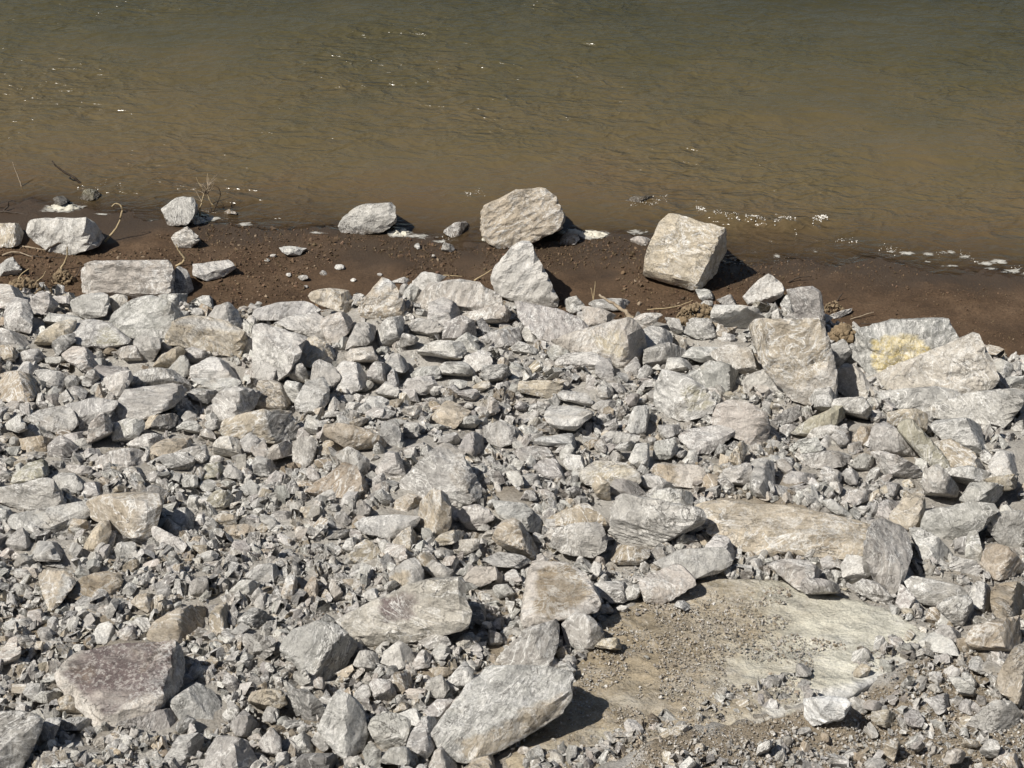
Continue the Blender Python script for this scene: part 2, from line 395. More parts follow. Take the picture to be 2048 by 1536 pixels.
M_BANK, M_MUD, M_WATER = bank_material(), mud_material(), water_material()
M_WOOD = plain("dry_wood", (0.20, 0.15, 0.10), (0.42, 0.35, 0.26), 40)
M_DARKWOOD = plain("wet_wood", (0.030, 0.022, 0.016), (0.075, 0.055, 0.040), 40, 0.5)
M_REED = plain("dry_reed", (0.28, 0.21, 0.12), (0.46, 0.37, 0.23), 40)
M_FOAM = plain("foam", (0.44, 0.41, 0.33), (0.62, 0.60, 0.52), 25, 0.6, 0.5)
M_CLOD = plain("dry_clod", (0.13, 0.095, 0.058), (0.28, 0.215, 0.14), 26, 0.95, 1.0, 0.1)
ROCKS = """
#A
g 205,370 235,290 400,268 740,290 830,430 780,500 640,545 430,570 300,490 215,410; 590,385,32 650,530,15 260,340,18 740,310,6; long pale boulder half sunk in the mud|under arching dark twigs at the left shore
t -60,310 150,310 195,390 170,470 100,500 -60,510; 120,340,20 40,470,12; tan boulder cut by the left edge|on the mud shore
o 670,40 770,40 805,80 770,130 690,160 630,140; 740,80,20; wet olive stone standing in shallow water|beside the leaning dark stick
d 380,160 440,100 500,90 560,135 480,165 400,175;; black wet stone lying low in the shallows|left of the wet olive stone
g 1275,180 1330,150 1450,105 1530,115 1585,190 1560,250 1450,325 1350,335 1340,260 1300,230; 1370,205,28 1540,180,18 1440,310,10; rounded grey boulder at the dead shrub's foot|by the left waterline
p 1365,430 1400,390 1500,340 1530,370 1600,450 1540,500 1480,525 1410,510; 1510,410,18 1420,470,15; small pale layered rock below the rounded grey boulder|on bare mud
n 1750,230 1830,200 1900,235 1840,260
p 625,650 640,622 740,614 1340,612 1368,690 1372,860 1340,900 640,905; 755,640,22 755,890,28 1335,645,12 1350,870,14; long rectangular block lying on the mud|behind the rock pile at the left @28
g 1540,630 1830,605 1890,675 1780,740 1640,770 1550,730; 1620,690,25 1850,650,12 1640,760,10; flat grey wedge with a dark front edge|on mud right of the rectangular block
d 1350,720 1430,655 1500,690 1555,850 1500,890 1380,870
b -40,640 100,585 170,680 160,720 60,760 -40,740; 80,640,20; small greenish rock beside a brown grass mound|at the left edge
m 40,1150 30,1010 90,880 220,930 260,1040 240,1190; 90,900,8 200,950,22 60,1130,12; upright mauve rock near the left edge|at the top of the rock pile
p -40,790 60,800 220,850 230,910 100,900 0,985 -40,980
g 225,920 330,850 400,890 470,960 420,1030 260,1040 240,990; 330,930,28 390,950,15
m 410,890 560,895 540,980 450,990
b 530,940 640,890 800,868 870,900 850,1040 690,1080 560,1030; 680,960,28 690,1060,12 800,900,8; blue-grey split rock in front of the rectangular block|at the pile's top left
p 850,990 860,910 940,880 1020,900 1000,980 890,1030
b 880,1100 910,1040 1050,920 1200,890 1360,950 1470,1050 1360,1170 1310,1270 1000,1200 940,1180; 1330,985,28 1310,1160,26 1050,1050,22; big pale blue-green boulder with dark right side|at the pile's top left
g 1240,900 1300,880 1510,870 1500,950 1430,1000 1340,940
g 1535,930 1620,890 1720,885 1780,950 1700,985 1600,990; 1610,950,15
g 1660,1060 1720,990 1830,955 1890,1000 1930,1130 1900,1170 1700,1120
g r 1530,980,1640,1060
t 1305,1280 1390,1100 1490,1055 1650,1060 1830,1110 1950,1190 1960,1260 1900,1370 1790,1340 1450,1300; 1400,1115,26 1660,1170,32 1930,1200,16 1650,1320,30 1350,1270,18; big tan squared boulder with a grey top|at the upper left of the pile
b 570,1170 620,1090 740,1070 890,1120 1030,1270 900,1300 700,1290 600,1240; 800,1180,20; flat greenish rock with a mossy yellow corner|at the upper left of the pile
b 965,1200 1050,1120 1180,1130 1290,1190 1290,1240 1080,1255; 1090,1220,15 1200,1150,18
g 1060,1260 1150,1220 1280,1250 1270,1310 1200,1440 1130,1430 1110,1330
t 230,1300 330,1210 450,1120 600,1090 560,1190 480,1240 360,1310
d 360,1310 480,1230 580,1200 590,1260 480,1350 370,1385
b 270,1050 420,1045 590,1070 600,1100 440,1130 300,1120
g -30,1130 60,1170 200,1200 340,1220 260,1290 90,1310 -30,1290; 80,1230,25
p 490,1350 590,1290 710,1320 800,1430 690,1485 520,1390; 640,1400,20
m 90,1410 180,1340 300,1320 350,1380 310,1420 150,1430
p 930,1350 990,1310 1080,1295 1150,1440 1040,1440 980,1390; 1060,1320,15
t 1215,1470 1300,1370 1420,1310 1490,1340 1440,1400 1330,1480
m 1480,1330 1540,1310 1660,1350 1640,1420 1520,1440
b 1350,1480 1470,1370 1530,1520 1440,1540 1350,1530; 1460,1400,15
m 740,1560 790,1450 900,1410 1050,1430 1110,1500 1080,1580
w 1530,1460 1690,1370 1830,1400 1990,1500 2010,1590 1530,1590; 1700,1470,15; pale flat rock below the tan squared boulder|left of centre
p r 1660,1300,1790,1370
n 790,1380 860,1310 940,1330 900,1380
w r 120,1295,230,1350
n -30,1290 80,1290 160,1360 90,1420 -30,1420
g r 330,1370,520,1450
#B
g 660,340 690,270 810,180 920,145 1070,140 1110,200 1120,290 1040,370 880,400 720,415 670,380; 780,310,22 940,285,32 1100,220,16 900,385,14 700,390,10; grey boulder with one white vein at the water's edge|left of the foam
w 195,515 240,485 340,478 410,510 370,550 270,558;; pale oval stone lying alone on the mud|left of centre
m 1500,385 1590,310 1680,295 1735,350 1660,400 1580,430; 1600,390,20; small mauve stone at the waterline|left of the large cream boulder
g 1475,530 1500,470 1570,480 1595,530 1540,555;; small wet grey stone at the foam's edge|below the mauve waterline stone
w r 325,725,420,772
w r 625,640,710,690
p r 505,690,570,735
w r 960,710,1012,738
p r 750,752,805,782
w r 380,808,418,836
p r 235,708,292,738
w r 110,558,176,592
g r 58,594,112,618
p r 1395,560,1437,600
g r 1265,458,1337,520
t 412,885 450,850 580,825 740,850 820,960 800,1020 660,1020 520,970 440,930; 600,920,18 500,940,10; flat tan-grey slab tipped onto the mud|at the pile's upper rim
t 820,1010 830,960 1020,755 1080,780 1150,890 1215,1000 1180,1060 1040,1080 930,1120 840,1110; 1000,840,8 1030,985,34 900,1050,20 1160,965,14; pointed tan boulder with a white tip|on the pile's upper rim
b 1220,910 1240,800 1340,695 1400,720 1520,745 1400,800 1380,850 1260,930; 1330,780,15; blue-grey rock behind the crumbly mound|on the pile's upper rim
g 1080,780 1190,740 1250,770 1220,800 1100,800
g 1140,870 1160,800 1220,790 1220,880 1180,910
p 1240,940 1380,800 1560,755 1720,765 1850,850 1940,900 1965,970 1900,1020 1700,1060 1500,1000 1320,1050; 1430,830,18 1700,900,26 1340,1020,10; crumbly beige mound of cemented gravel|on the pile's upper rim
m 1390,1080 1400,950 1500,905 1600,960 1640,1020 1600,1080 1510,1120; 1480,1020,20
p 1640,1040 1780,1020 1980,970 2020,1050 1990,1100 1800,1110 1690,1080
m 1215,1130 1300,1080 1420,1100 1480,1140 1390,1230 1270,1200; 1380,1180,16
m 1510,1240 1530,1120 1640,1060 1740,1110 1770,1240 1640,1270; 1700,1130,18
g 935,1290 950,1170 1050,1080 1180,1060 1200,1110 1140,1230 1060,1295; 1060,1150,24 1065,1285,14
g 690,1170 780,1120 850,1110 960,1130 930,1220 800,1290 750,1300; 750,1160,18 790,1285,12
p 520,1080 660,1030 780,1010 830,1090 700,1120 680,1190 610,1270 580,1240; 740,1060,14
b -30,1080 0,990 150,945 400,935 510,1010 400,1060 200,1080; 300,1020,12; long pale bluish slab at the pile's upper rim|left of the tan-grey slab
g 150,1110 300,1040 480,1020 600,1140 590,1200 530,1245 440,1190 300,1150; 560,1170,16 350,1110,12; grey tapered slab above the yellow lump|upper left of centre
g -30,1540 -30,1300 -30,1130 60,1110 220,1170 390,1230 280,1370 280,1450 150,1560; 60,1280,32 270,1370,18 40,1520,18 -10,1160,8; two-toned boulder with dark slate top and chalky front|left of the yellow lump
y 275,1380 330,1270 470,1210 580,1280 620,1400 590,1460 420,1450 320,1430; 440,1330,28 560,1370,15; lumpy yellow rock|among grey stones, upper left of centre
g -20,1440 60,1415 150,1480 140,1560 0,1580
w 160,1480 240,1400 300,1440 250,1540 180,1550
g 240,1570 270,1480 360,1435 400,1500 410,1590; 350,1480,15
m 440,1560 460,1450 520,1405 610,1450 660,1560 600,1640 470,1640
p 650,1400 740,1330 920,1310 980,1440 900,1470 850,1420
g 1060,1420 1100,1340 1200,1310 1260,1400 1240,1470 1100,1500
w 1280,1340 1420,1260 1650,1255 1690,1330 1640,1400 1440,1450 1300,1400; 1440,1400,18 1640,1310,14; pale grey slab with a cream lower face|upper centre of the pile
m 1770,1260 1880,1190 2100,1150 2110,1280 1900,1310 1800,1310; 1950,1270,14
g 1640,1460 1680,1380 1800,1330 1870,1360 1850,1450 1750,1480; 1820,1370,12
m 1140,1290 1180,1200 1300,1230 1310,1290 1200,1320
b 1450,1500 1520,1430 1660,1430 1740,1500 1700,1570 1480,1570
#C
w -150,870 -165,760 -130,660 0,530 90,460 145,470 190,590 250,740 330,880 360,930 330,990 200,980 50,930 -60,900; 0,690,16 190,850,20 -110,800,10 90,520,5; white upright three-cornered boulder|standing on the pile's rim at the centre @35
g 605,960 650,925 780,905 950,915 1005,980 960,1030 830,1000 690,990; 800,960,12
g 370,930 510,895 580,970 570,1010 510,1045 400,1000; 500,1000,20
m 20,930 200,985 400,1010 560,1100 610,1170 480,1220 300,1290 230,1200 60,1080; 300,1150,12; broad brown-mauve slab in front of the white boulder|on the pile's rim
p 570,980 700,1000 830,1050 760,1110 680,1150 600,1130
p 300,1260 560,1170 790,1110 950,1070 1050,1180 1090,1320 1060,1480 880,1450 700,1350 450,1340; 930,1230,36 640,1220,22 880,1435,22 1040,1200,10; big cream boulder with a shaded right end|upper right of centre on the pile
m r 760,1110,890,1200
p 970,1100 1070,1045 1200,1040 1240,1100 1060,1170
g 1050,1180 1200,1080 1250,1170 1280,1260 1240,1320 1100,1330
g 1215,1060 1330,1090 1360,1170 1300,1200
b 1380,1180 1440,1080 1570,1090 1620,1210 1480,1225; 1490,1180,8
b 1460,840 1540,835 1650,875 1640,920 1520,930; 1540,880,15
g 1500,960 1540,930 1615,935 1600,1000 1530,1005
m 1640,930 1740,880 1800,870 1850,920 1800,975 1720,985
w 1590,1070 1620,960 1800,970 1960,990 2060,1100 1920,1160 1760,1230 1650,1110; 1800,1080,14; broad pale boulder below the perched grey rock|on the pile's right rim
m 1080,1470 1090,1330 1250,1280 1400,1330 1380,1390 1240,1420; 1230,1370,16
w 1240,1490 1260,1400 1400,1390 1450,1470 1340,1510
b 1430,1370 1560,1270 1880,1250 1900,1330 1830,1400 1570,1420
p 1580,1370 1740,1300 1900,1330 2000,1480 1880,1520 1700,1440; 1800,1400,12
m 910,1480 990,1390 1060,1420 1080,1520 980,1540
m 700,1440 790,1400 880,1450 900,1530 800,1570 710,1530
w 350,1440 440,1360 640,1350 730,1410 660,1480 500,1490
b 280,1340 340,1280 440,1340 420,1400 340,1430
m 80,1200 130,1110 230,1160 220,1250 150,1290
g 0,1310 60,1260 210,1330 150,1380 20,1350
n 880,150 960,100 1150,85 1170,130 1130,190 1000,225 920,200; 1080,140,10; wet brown rock awash in the shallows|behind the two cream boulders @60
n 330,490 420,375 520,390 545,450 480,480; 440,420,16; small brown wedge half ringed by foam|right of the large cream boulder
p 940,440 1000,415 1110,430 1100,495 960,485
t 1055,730 1070,600 1190,300 1270,228 1400,280 1690,360 1735,540 1640,720 1470,850 1350,800 1200,770; 1685,385,9 1600,570,22 1480,800,22 1085,640,14 1260,260,3; cube-shaped cream boulder tipped on its edge|alone on the mud at the right @35
#P
t 962,430 976,409 1027,384 1085,379 1113,399 1128,433 1120,457 1072,480 1000,498 976,488 964,457; 1062,447,34 1088,384,6 1092,420,20 985,420,20 1000,487,8; large cream boulder at the water's edge|behind the white upright boulder @38
p 1500,655 1514,642 1636,640 1672,742 1665,830 1590,800 1530,735; 1560,700,10 1640,720,8; great smooth tan slab leaning on the pile|right of centre near the mud
p 1742,762 1862,706 1949,668 1966,697 1995,760 1970,785 1904,776 1788,780; 1900,735,12; pink-beige leaning slab|at the right end of the pile's rim
#D
g -200,900 -110,800 0,715 60,760 130,840 100,900 0,960 -60,1000 -150,985; 10,880,20 -60,860,18; perched grey rock with a dark underside|on the pile's right rim
b 95,965 150,880 240,920 275,980 250,1040 110,1000; 190,960,15
m 140,850 350,825 415,860 460,1130 435,1240 250,1090; 390,880,12; speckled mauve slab behind the great tan slab|on the pile's right rim
g 480,1060 560,1020 690,985 695,1020 590,1070 500,1095;; thin grey slab resting on a brown clod|right of the speckled mauve slab
b 700,1300 740,1170 960,1140 1110,1070 1250,1065 1430,1075 1500,1240 1350,1350 1000,1540 900,1560 700,1400; 820,1250,20 1190,1205,20 1270,1290,22 900,1530,10 1400,1100,8; big grey boulder with a bright yellow face|at the right end of the pile
g 1780,1430 1860,1405 1950,1450 1970,1560 1840,1560
b 460,1330 600,1260 660,1350 560,1420 540,1480
#E
n -40,30 100,20 240,50 335,140 310,190 240,260 100,240 -40,260; 200,150,20 230,220,14; rounded tan-brown boulder cut by the left edge|in the upper pile
b 260,30 380,10 480,30 525,110 500,190 420,170 340,110; 420,90,20
m 490,230 560,160 640,140 700,190 660,240 560,270
w 785,170 810,90 900,50 1030,15 1060,80 1010,160 900,195 800,205; 1020,60,12 990,150,14; bright white-grey rock above the big mauve boulder|left side of the pile
g 660,110 700,40 760,15 800,80 740,130 680,180
m 1060,90 1090,30 1250,0 1420,20 1560,140 1500,170 1380,120 1180,140 1070,160; 1300,80,14; brown-mauve flat rock behind the big mauve boulder|left side of the pile
m 945,400 945,280 1000,170 1200,145 1430,120 1510,190 1430,260 1330,330 1240,360 1150,410 960,425; 1110,290,24 1360,260,28 1425,145,8 1160,340,22; big mauve boulder with a dark right flank|left side of the pile
g 910,560 920,450 1000,420 1140,420 1140,490 1060,570 980,620 920,600; 1040,470,20
b 490,290 720,235 945,265 880,390 800,380 720,470 600,340; 850,340,16 700,330,10; bluish slab left of the big mauve boulder|left side of the pile
p 700,600 730,470 820,380 890,400 905,520 900,650 830,655; 820,520,20
m 220,390 300,330 500,300 590,350 620,440 520,515 400,470 330,480 240,420; 400,440,14 590,400,14; pale mauve hump with a dark underside|near the left edge of the pile
b 170,540 230,460 310,400 350,500 330,550 200,555; 270,480,18
g 0,540 60,440 140,385 190,470 170,550 30,555
n 165,560 330,548 455,560 400,650 280,680 190,670
m 385,700 390,620 480,545 560,590 620,640 570,690 500,720 410,720; 490,630,18
m 515,540 650,475 700,545 640,610 590,600
g 1025,610 1100,550 1210,520 1300,550 1280,600 1180,630 1080,630
d 1210,460 1270,380 1400,360 1455,400 1400,470 1270,520 1220,490; 1330,420,16; dark slate lens below the big mauve boulder|left side of the pile
t 1145,470 1200,390 1280,370 1240,450 1170,490
b 1450,400 1500,340 1560,370 1620,440 1500,440
b 1410,480 1480,430 1560,430 1620,500 1590,560 1500,520
t 1195,680 1270,600 1400,540 1500,510 1540,590 1470,650 1300,700; 1460,570,16
g r 1360,285,1450,370
m 1495,200 1620,130 1680,150 1760,210 1660,280 1560,250
w 1540,90 1620,60 1850,70 1910,110 1850,150 1780,200 1650,130
g 1700,260 1780,180 1900,150 2100,190 2030,330 1860,390 1770,405 1710,340; 1895,240,22 1885,350,14; grey rock with a black right face|left of the bluish fractured boulder
t 1775,520 1780,420 1900,380 2070,345 2290,330 2400,460 2460,560 2330,580 2200,600 2000,565 1820,540; 2070,352,5 2160,520,22 1830,500,10 2370,480,8; tan boulder with a charcoal right face|left of centre in the pile
g r 1630,390,1770,500
p r 1560,470,1730,600
m 740,790 790,710 900,660 1080,640 1180,680 1200,770 1120,790 960,800 830,830; 1010,665,10 1050,770,18; mauve rock with a split dark corner|below the dark slate lens
p 970,880 1020,800 1140,780 1190,830 1180,910 1050,900
b 1200,760 1320,700 1480,690 1540,740 1500,810 1450,840 1400,800 1230,800; 1440,750,16
m 1400,680 1540,630 1640,605 1670,680 1600,750 1540,700
o 90,930 110,850 230,760 350,720 410,740 420,840 330,870 200,920; 390,780,14 220,850,14; pale greenish hump behind the long left slab|left edge of the pile
d r 400,740,520,850
m 500,770 600,780 720,800 740,850 650,850 520,840
g -40,960 150,930 390,890 440,960 500,1090 480,1110 250,1140 100,1110 -40,1060; 395,930,12 475,1085,20 60,1080,12; long grey slab cut by the left edge|with a deep shadow at its right end
g 400,880 480,840 600,850 700,910 650,960 590,1000 470,960
b 60,1220 110,1160 240,1140 520,1100 700,1060 720,1170 600,1300 420,1340 330,1300 120,1290; 440,1240,24 690,1110,9 150,1270,10; bluish slab with a shaded brown front|below the long left slab
t 645,1080 720,1040 1060,1000 1180,1000 1280,1090 1250,1180 1180,1310 1090,1360 1010,1340 930,1260 740,1200 700,1150; 1165,1025,5 1090,1170,26 1090,1320,18 760,1130,10; big brown boulder with a dark purple right face|left side of the pile
d 1130,990 1240,930 1340,1010 1300,1060 1200,1030
m 600,960 690,920 800,910 860,950 830,1010 680,1030 620,1010; 790,960,14
m 30,1440 80,1350 170,1270 220,1310 260,1390 200,1440 90,1460; 190,1340,16
b 200,1450 300,1390 500,1400 510,1470 460,1530 320,1530
t 655,1460 700,1370 790,1230 880,1220 890,1310 850,1420 780,1490 690,1500; 800,1350,16; oblong speckled rock below the big brown boulder|left side of the pile
m 885,1360 930,1310 1060,1350 1090,1410 960,1420 900,1400
b 900,1500 950,1400 1070,1400 1090,1470 1000,1540
g r 1110,1320,1290,1450
g 1200,1330 1240,1270 1400,1350 1470,1420 1440,1470 1320,1440
b 1290,1280 1350,1210 1440,1280 1440,1340 1380,1360
g 1380,1200 1400,1130 1500,1110 1560,1160 1540,1260 1480,1320 1430,1280; 1490,1180,15
o 1640,1090 1680,1010 1760,970 1870,1020 1860,1080 1760,1140 1680,1110; 1790,1040,18 1755,1125,10; small olive cube-like rock|left of centre among gravel
m r 1560,1140,1650,1280
d 1630,1270 1680,1190 1740,1250 1750,1320 1690,1350
t 1700,1190 1790,1160 1890,1190 1880,1250 1760,1260
t 1780,1330 1810,1270 1960,1250 2050,1290 2040,1330 1880,1360
w 1445,900 1490,850 1570,860 1580,940 1540,1000 1470,960;; small chalk-white rock|above the olive cube-like rock
o 1610,840 1660,770 1760,750 1820,800 1740,850 1650,870
b 1780,850 1830,770 1920,830 1930,900 1850,920
g r 1590,880,1740,990
b 1920,960 2000,890 2080,960 2060,1030 1960,1000
m r 1480,1000,1630,1150
b r 1750,890,1900,990
p 1700,690 1720,600 1770,550 1880,560 1930,600 1900,700 1800,700; 1850,600,14
b 1930,580 2000,520 2100,600 2100,700 1990,690 1950,640
m r 1640,690,1820,770
m 1560,720 1590,640 1660,610 1680,700 1610,760
b -30,1060 60,1090 110,1190 40,1250 -30,1230
m r 450,1310,600,1410
p r 660,1250,740,1345
p r 500,1400,640,1490
p r 30,260,180,355
p r 180,240,320,345
b r 320,240,500,315
p r 0,360,100,450
g r 55,540,165,640
b 0,690 60,640 160,630 130,710 40,720
#F
t 0,210 15,100 120,90 210,130 270,230 260,320 10,330; 190,160,22 160,260,22 20,215,14; brown-grey boulder with a dark lower front|above the charcoal-faced tan boulder
b 305,290 360,170 380,120 540,75 580,150 590,260 500,350 460,365 330,340; 560,200,14 490,320,18 380,180,14; bluish fractured boulder|left of centre in the pile
w 210,180 250,110 360,130 370,220 300,280
w 600,190 640,90 620,10 700,-60 850,-30 910,60 880,150 760,200; 790,60,18 640,110,8; whitish rock with striped lower face|upper centre of the pile
g 900,130 910,30 960,-40 1060,-20 1080,100 1030,150 920,180; 1030,20,14
m 1060,60 1100,0 1170,40 1140,130 1080,180
w 960,200 1040,115 1130,170 1140,230 1040,275 1000,240
m r 760,200,870,290
g 690,310 760,270 850,290 860,350 740,370
w 880,290 910,230 1000,230 1110,300 1020,340 900,340
g 1180,180 1220,90 1400,70 1440,150 1360,200 1240,210
w 1385,190 1420,150 1490,140 1500,190 1410,235;; small bright white block|above the centre of the pile
b 1210,70 1300,0 1440,-10 1470,70 1350,90
g 1530,120 1560,80 1680,110 1660,160 1590,175
t 1720,150 1850,90 1880,140 1800,190
d 1815,60 1830,-10 1990,-20 2060,50 2000,100 1890,140; 1920,60,14
m r 1620,160,1800,270
p 1840,300 1860,210 1930,270 1950,340 1890,380
t 1405,390 1500,300 1560,240 1620,320 1700,350 1610,440 1570,470 1460,430; 1540,350,14
m r 1660,270,1750,330
b 1600,490 1640,400 1760,380 1790,430 1740,490
t 540,530 560,450 700,440 900,500 1060,610 1050,660 980,690 940,770 880,740 740,630 640,590; 760,560,18 960,650,20; long tan slab lying diagonally|left of centre in the pile
b 380,480 420,380 540,450 560,520 470,540
g r 530,340,730,430
b 990,540 1010,440 1130,410 1165,530 1130,640 1090,680 1040,600; 1090,490,18 1070,620,14; narrow green-grey stone standing upright|right of the diagonal tan slab
b 1180,560 1190,440 1290,450 1320,490 1240,560 1200,600
g 1040,1010 1120,920 1300,790 1440,640 1500,600 1600,640 1690,810 1790,960 1780,1000 1650,1060 1540,1010 1300,1050 1100,1060; 1370,830,13 1590,660,8 1640,860,16 1390,950,20 1640,1030,12; large pyramid-shaped grey boulder|at the very centre of the pile
g 920,850 980,770 1060,690 1130,680 1170,780 1180,850 1110,910 1000,900; 1100,810,20
n 360,1010 620,880 750,720 830,860 940,1030 860,1090 700,1060 480,1040; 720,960,12; dirt-crusted wedge of cemented grit|left of the pyramid-shaped boulder
g 640,700 760,640 900,740 920,830 910,930 820,860 750,720
n 490,660 560,590 620,580 700,640 690,680 600,740 520,700
m 290,640 330,570 430,545 480,580 480,700 440,780 360,800 300,740; 420,620,18 400,760,12; mauve rounded block|below the diagonal tan slab's left end
p 80,700 130,640 240,600 290,620 290,740 250,800 170,790; 230,660,16
d r 200,560,300,640
b -20,760 20,710 120,740 165,820 100,860 -10,850
p -40,640 0,570 60,560 130,640 80,690 0,690
m 1620,650 1680,530 1810,450 1840,600 1880,630 1800,680 1650,715; 1790,620,12; pale mauve shield-shaped rock|just right of the pyramid's peak
m 1840,590 1830,470 1950,440 2080,480 2090,580 1960,620
b 1450,610 1500,540 1600,520 1640,580 1600,640
b r 1360,440,1520,520
g r 1200,570,1450,700
g 1180,760 1190,660 1270,640 1290,720 1240,780
t 1060,1130 1130,1060 1220,1010 1300,1040 1330,1080 1290,1150 1220,1175 1100,1160; 1200,1080,18
t 1300,1170 1320,1070 1420,970 1510,1005 1550,1080 1560,1230 1530,1310 1430,1360 1350,1340 1310,1250; 1490,1015,4 1410,1160,26 1435,1330,14; standing tan rock with a black right face|in front of the pyramid-shaped boulder @35
m 1620,1180 1660,1110 1760,1090 1870,1140 1900,1190 1850,1230 1760,1300 1690,1290; 1750,1190,18; rounded purple-grey rock|right of the standing black-faced rock
m r 1540,1010,1640,1120
m r 1560,1130,1640,1230
t 1640,1000 1680,940 1740,920 1780,980 1740,1050 1660,1060
b 780,1250 860,1190 1080,1170 1300,1190 1290,1230 1240,1280 1100,1370 1060,1350 1000,1330 900,1330; 1060,1260,20 1075,1340,10 1260,1210,6; greenish striped slab with a notched front|left of the standing black-faced rock
g 780,1220 790,1110 850,1065 900,1110 890,1170
t 1100,1410 1160,1320 1240,1265 1340,1350 1330,1430 1240,1470 1150,1440; 1240,1360,18
t 740,1500 800,1420 870,1370 950,1390 1020,1500 960,1570 780,1560; 880,1430,16; tan block with a ridged front|below the greenish striped slab
p 1030,1480 1050,1400 1180,1430 1190,1520 1100,1570
t 1410,1390 1500,1320 1650,1270 1700,1310 1650,1370 1450,1420
p 1560,1470 1610,1380 1780,1370 1770,1440 1680,1490
g 1755,1310 1820,1235 1870,1270 1850,1310
m r 1370,1440,1600,1545
b 690,1440 730,1370 810,1350 790,1430 740,1490
d 550,1370 640,1320 770,1290 820,1330 700,1390 600,1410
t 310,1190 370,1120 460,1110 500,1250 400,1240
m 620,1240 640,1150 700,1150 760,1220 720,1280
b 440,1060 540,1000 640,970 650,1060 560,1090
b r 480,1070,560,1180
p r 620,1040,750,1130
d 240,1010 260,920 310,900 350,1000 300,1040
m 400,850 430,780 480,820 520,890 480,940
m 100,1220 150,1150 300,1150 320,1210 250,1250
b 110,1300 170,1250 290,1270 310,1310 220,1330
w r 360,1240,470,1325
t 10,1290 60,1230 130,1210 130,1260 60,1320
d 400,1440 470,1400 590,1420 600,1460 460,1480
#G
t 50,180 60,110 250,100 420,110 390,190 300,245 190,215 100,200; 260,120,8 270,200,18; tan rock with a straight top edge|right of centre, upper pile
g 375,240 420,150 600,150 690,240 640,300 500,270; 600,220,18
w 270,360 310,300 480,300 640,350 560,430 490,490 420,450 330,420; 480,410,16; pale flat wedge below the tan straight-topped rock|right of centre
g r 560,10,740,110
g 640,310 700,260 820,260 830,310 720,345
b 750,170 800,125 880,140 900,200 790,210
g r 880,115,1050,195
m 1090,270 1110,190 1200,180 1240,250 1160,300
b 930,480 980,330 1080,310 1115,420 1100,490 1020,520; 1080,350,10
b 1140,380 1150,140 1210,20 1400,60 1560,180 1620,280 1600,360 1400,420; 1360,140,18 1400,360,16; tall grey boulder with a yellow-green face|right of centre, upper pile
b 1380,60 1540,0 1600,-60 1800,-10 1830,190 1740,230 1600,200 1480,110; 1735,20,14 1740,210,12; squared blue-grey boulder|behind the tall yellow-green faced boulder
p 1600,440 1650,300 1750,260 1900,290 2040,380 2060,480 2040,590 1990,660 1900,600 1800,470; 1940,480,18 1720,380,16; big pinkish boulder behind the grey lens|right of centre
g 1330,540 1420,490 1700,445 1785,480 1770,540 1640,640 1560,680 1450,670 1390,610; 1540,600,18 1720,490,8; grey lens-shaped boulder with a black shadow|right of centre
t 1740,730 1830,590 1890,650 1820,780 1760,760
d 1620,690 1670,610 1730,630 1720,700 1660,715
b 1180,460 1340,440 1370,500 1250,550 1200,520
w 960,740 1000,620 1120,610 1150,690 1100,770 1000,780; 1080,690,16
b 1140,720 1150,600 1290,570 1330,660 1240,720
g r 1280,620,1430,720
b 200,590 260,500 420,495 590,530 610,580 490,640 350,620; 420,590,14; long blue-grey rock right of the pyramid|at the centre
n 580,600 640,570 720,560 710,610 620,640
b 730,560 800,510 990,550 980,600 850,610
g 830,650 870,610 980,590 1000,680 900,750
m 0,660 150,620 280,640 310,720 180,720 20,740
m 170,800 220,740 400,710 450,780 500,890 380,910 250,870; 380,820,14; striped mauve-grey slab|right of the pyramid-shaped boulder
w 415,760 450,690 570,710 600,790 500,860
p 530,900 560,820 680,740 880,745 1000,830 1005,920 800,960 640,950; 650,840,14 900,850,10; broad cream boulder|right of centre, mid pile
t 650,950 690,870 760,930 800,1080 690,1030
m 770,990 830,900 980,920 1080,1030 960,1040 850,1030
p 1110,820 1150,760 1300,770 1500,780 1545,860 1480,950 1400,940 1280,940 1160,880; 1300,790,8 1440,900,18; pink and brown two-coloured boulder|right of the broad cream boulder
n 1490,960 1560,850 1640,870 1620,960 1530,1005; 1590,900,14
w 1020,900 1110,850 1290,950 1250,990 1060,970
g 1650,900 1720,820 1880,770 1910,890 1830,975 1700,950; 1830,870,18
b 1880,780 1960,740 2080,760 2090,960 1960,990
g 780,1310 810,1230 940,1210 830,1090 890,1010 1050,1040 1200,1090 1430,1110 1500,1150 1520,1240 1410,1300 1250,1370 1110,1430 880,1420; 960,1200,13 1080,1080,6 1240,1250,28 1390,1200,20 1000,1390,14 1140,1410,10; jagged grey boulder overhanging a black shadow|right of centre, lower pile
g 1130,1050 1200,980 1400,980 1440,1050 1420,1120 1390,1190 1240,1110
n 280,1210 430,1130 640,1060 760,1090 940,1200 800,1250 640,1250 420,1260; 640,1160,8; low dirt-covered slab|left of the jagged overhanging boulder
g 320,1400 340,1290 480,1250 700,1230 760,1400 740,1450 650,1510 500,1500 380,1480; 560,1330,18 690,1340,16; grey block below the dirt-covered slab|right of centre, lower pile
n 690,1500 770,1400 870,1420 1110,1440 1110,1490 1020,1570 850,1570; 900,1490,10; brown-stained slab in front of the jagged boulder|lower centre right
t -160,1370 -100,1240 20,1190 120,1260 220,1380 280,1530 150,1560 0,1480 -60,1440; 130,1400,13 0,1300,8; leaning cream-tan slab|at the centre of the lower pile
b -160,1060 0,1000 60,1060 230,1200 290,1260 220,1340 160,1270 20,1190 -100,1180; 100,1160,12; grey streaked slab above the leaning cream-tan slab|centre
m 70,1060 120,980 190,980 220,1050 170,1100
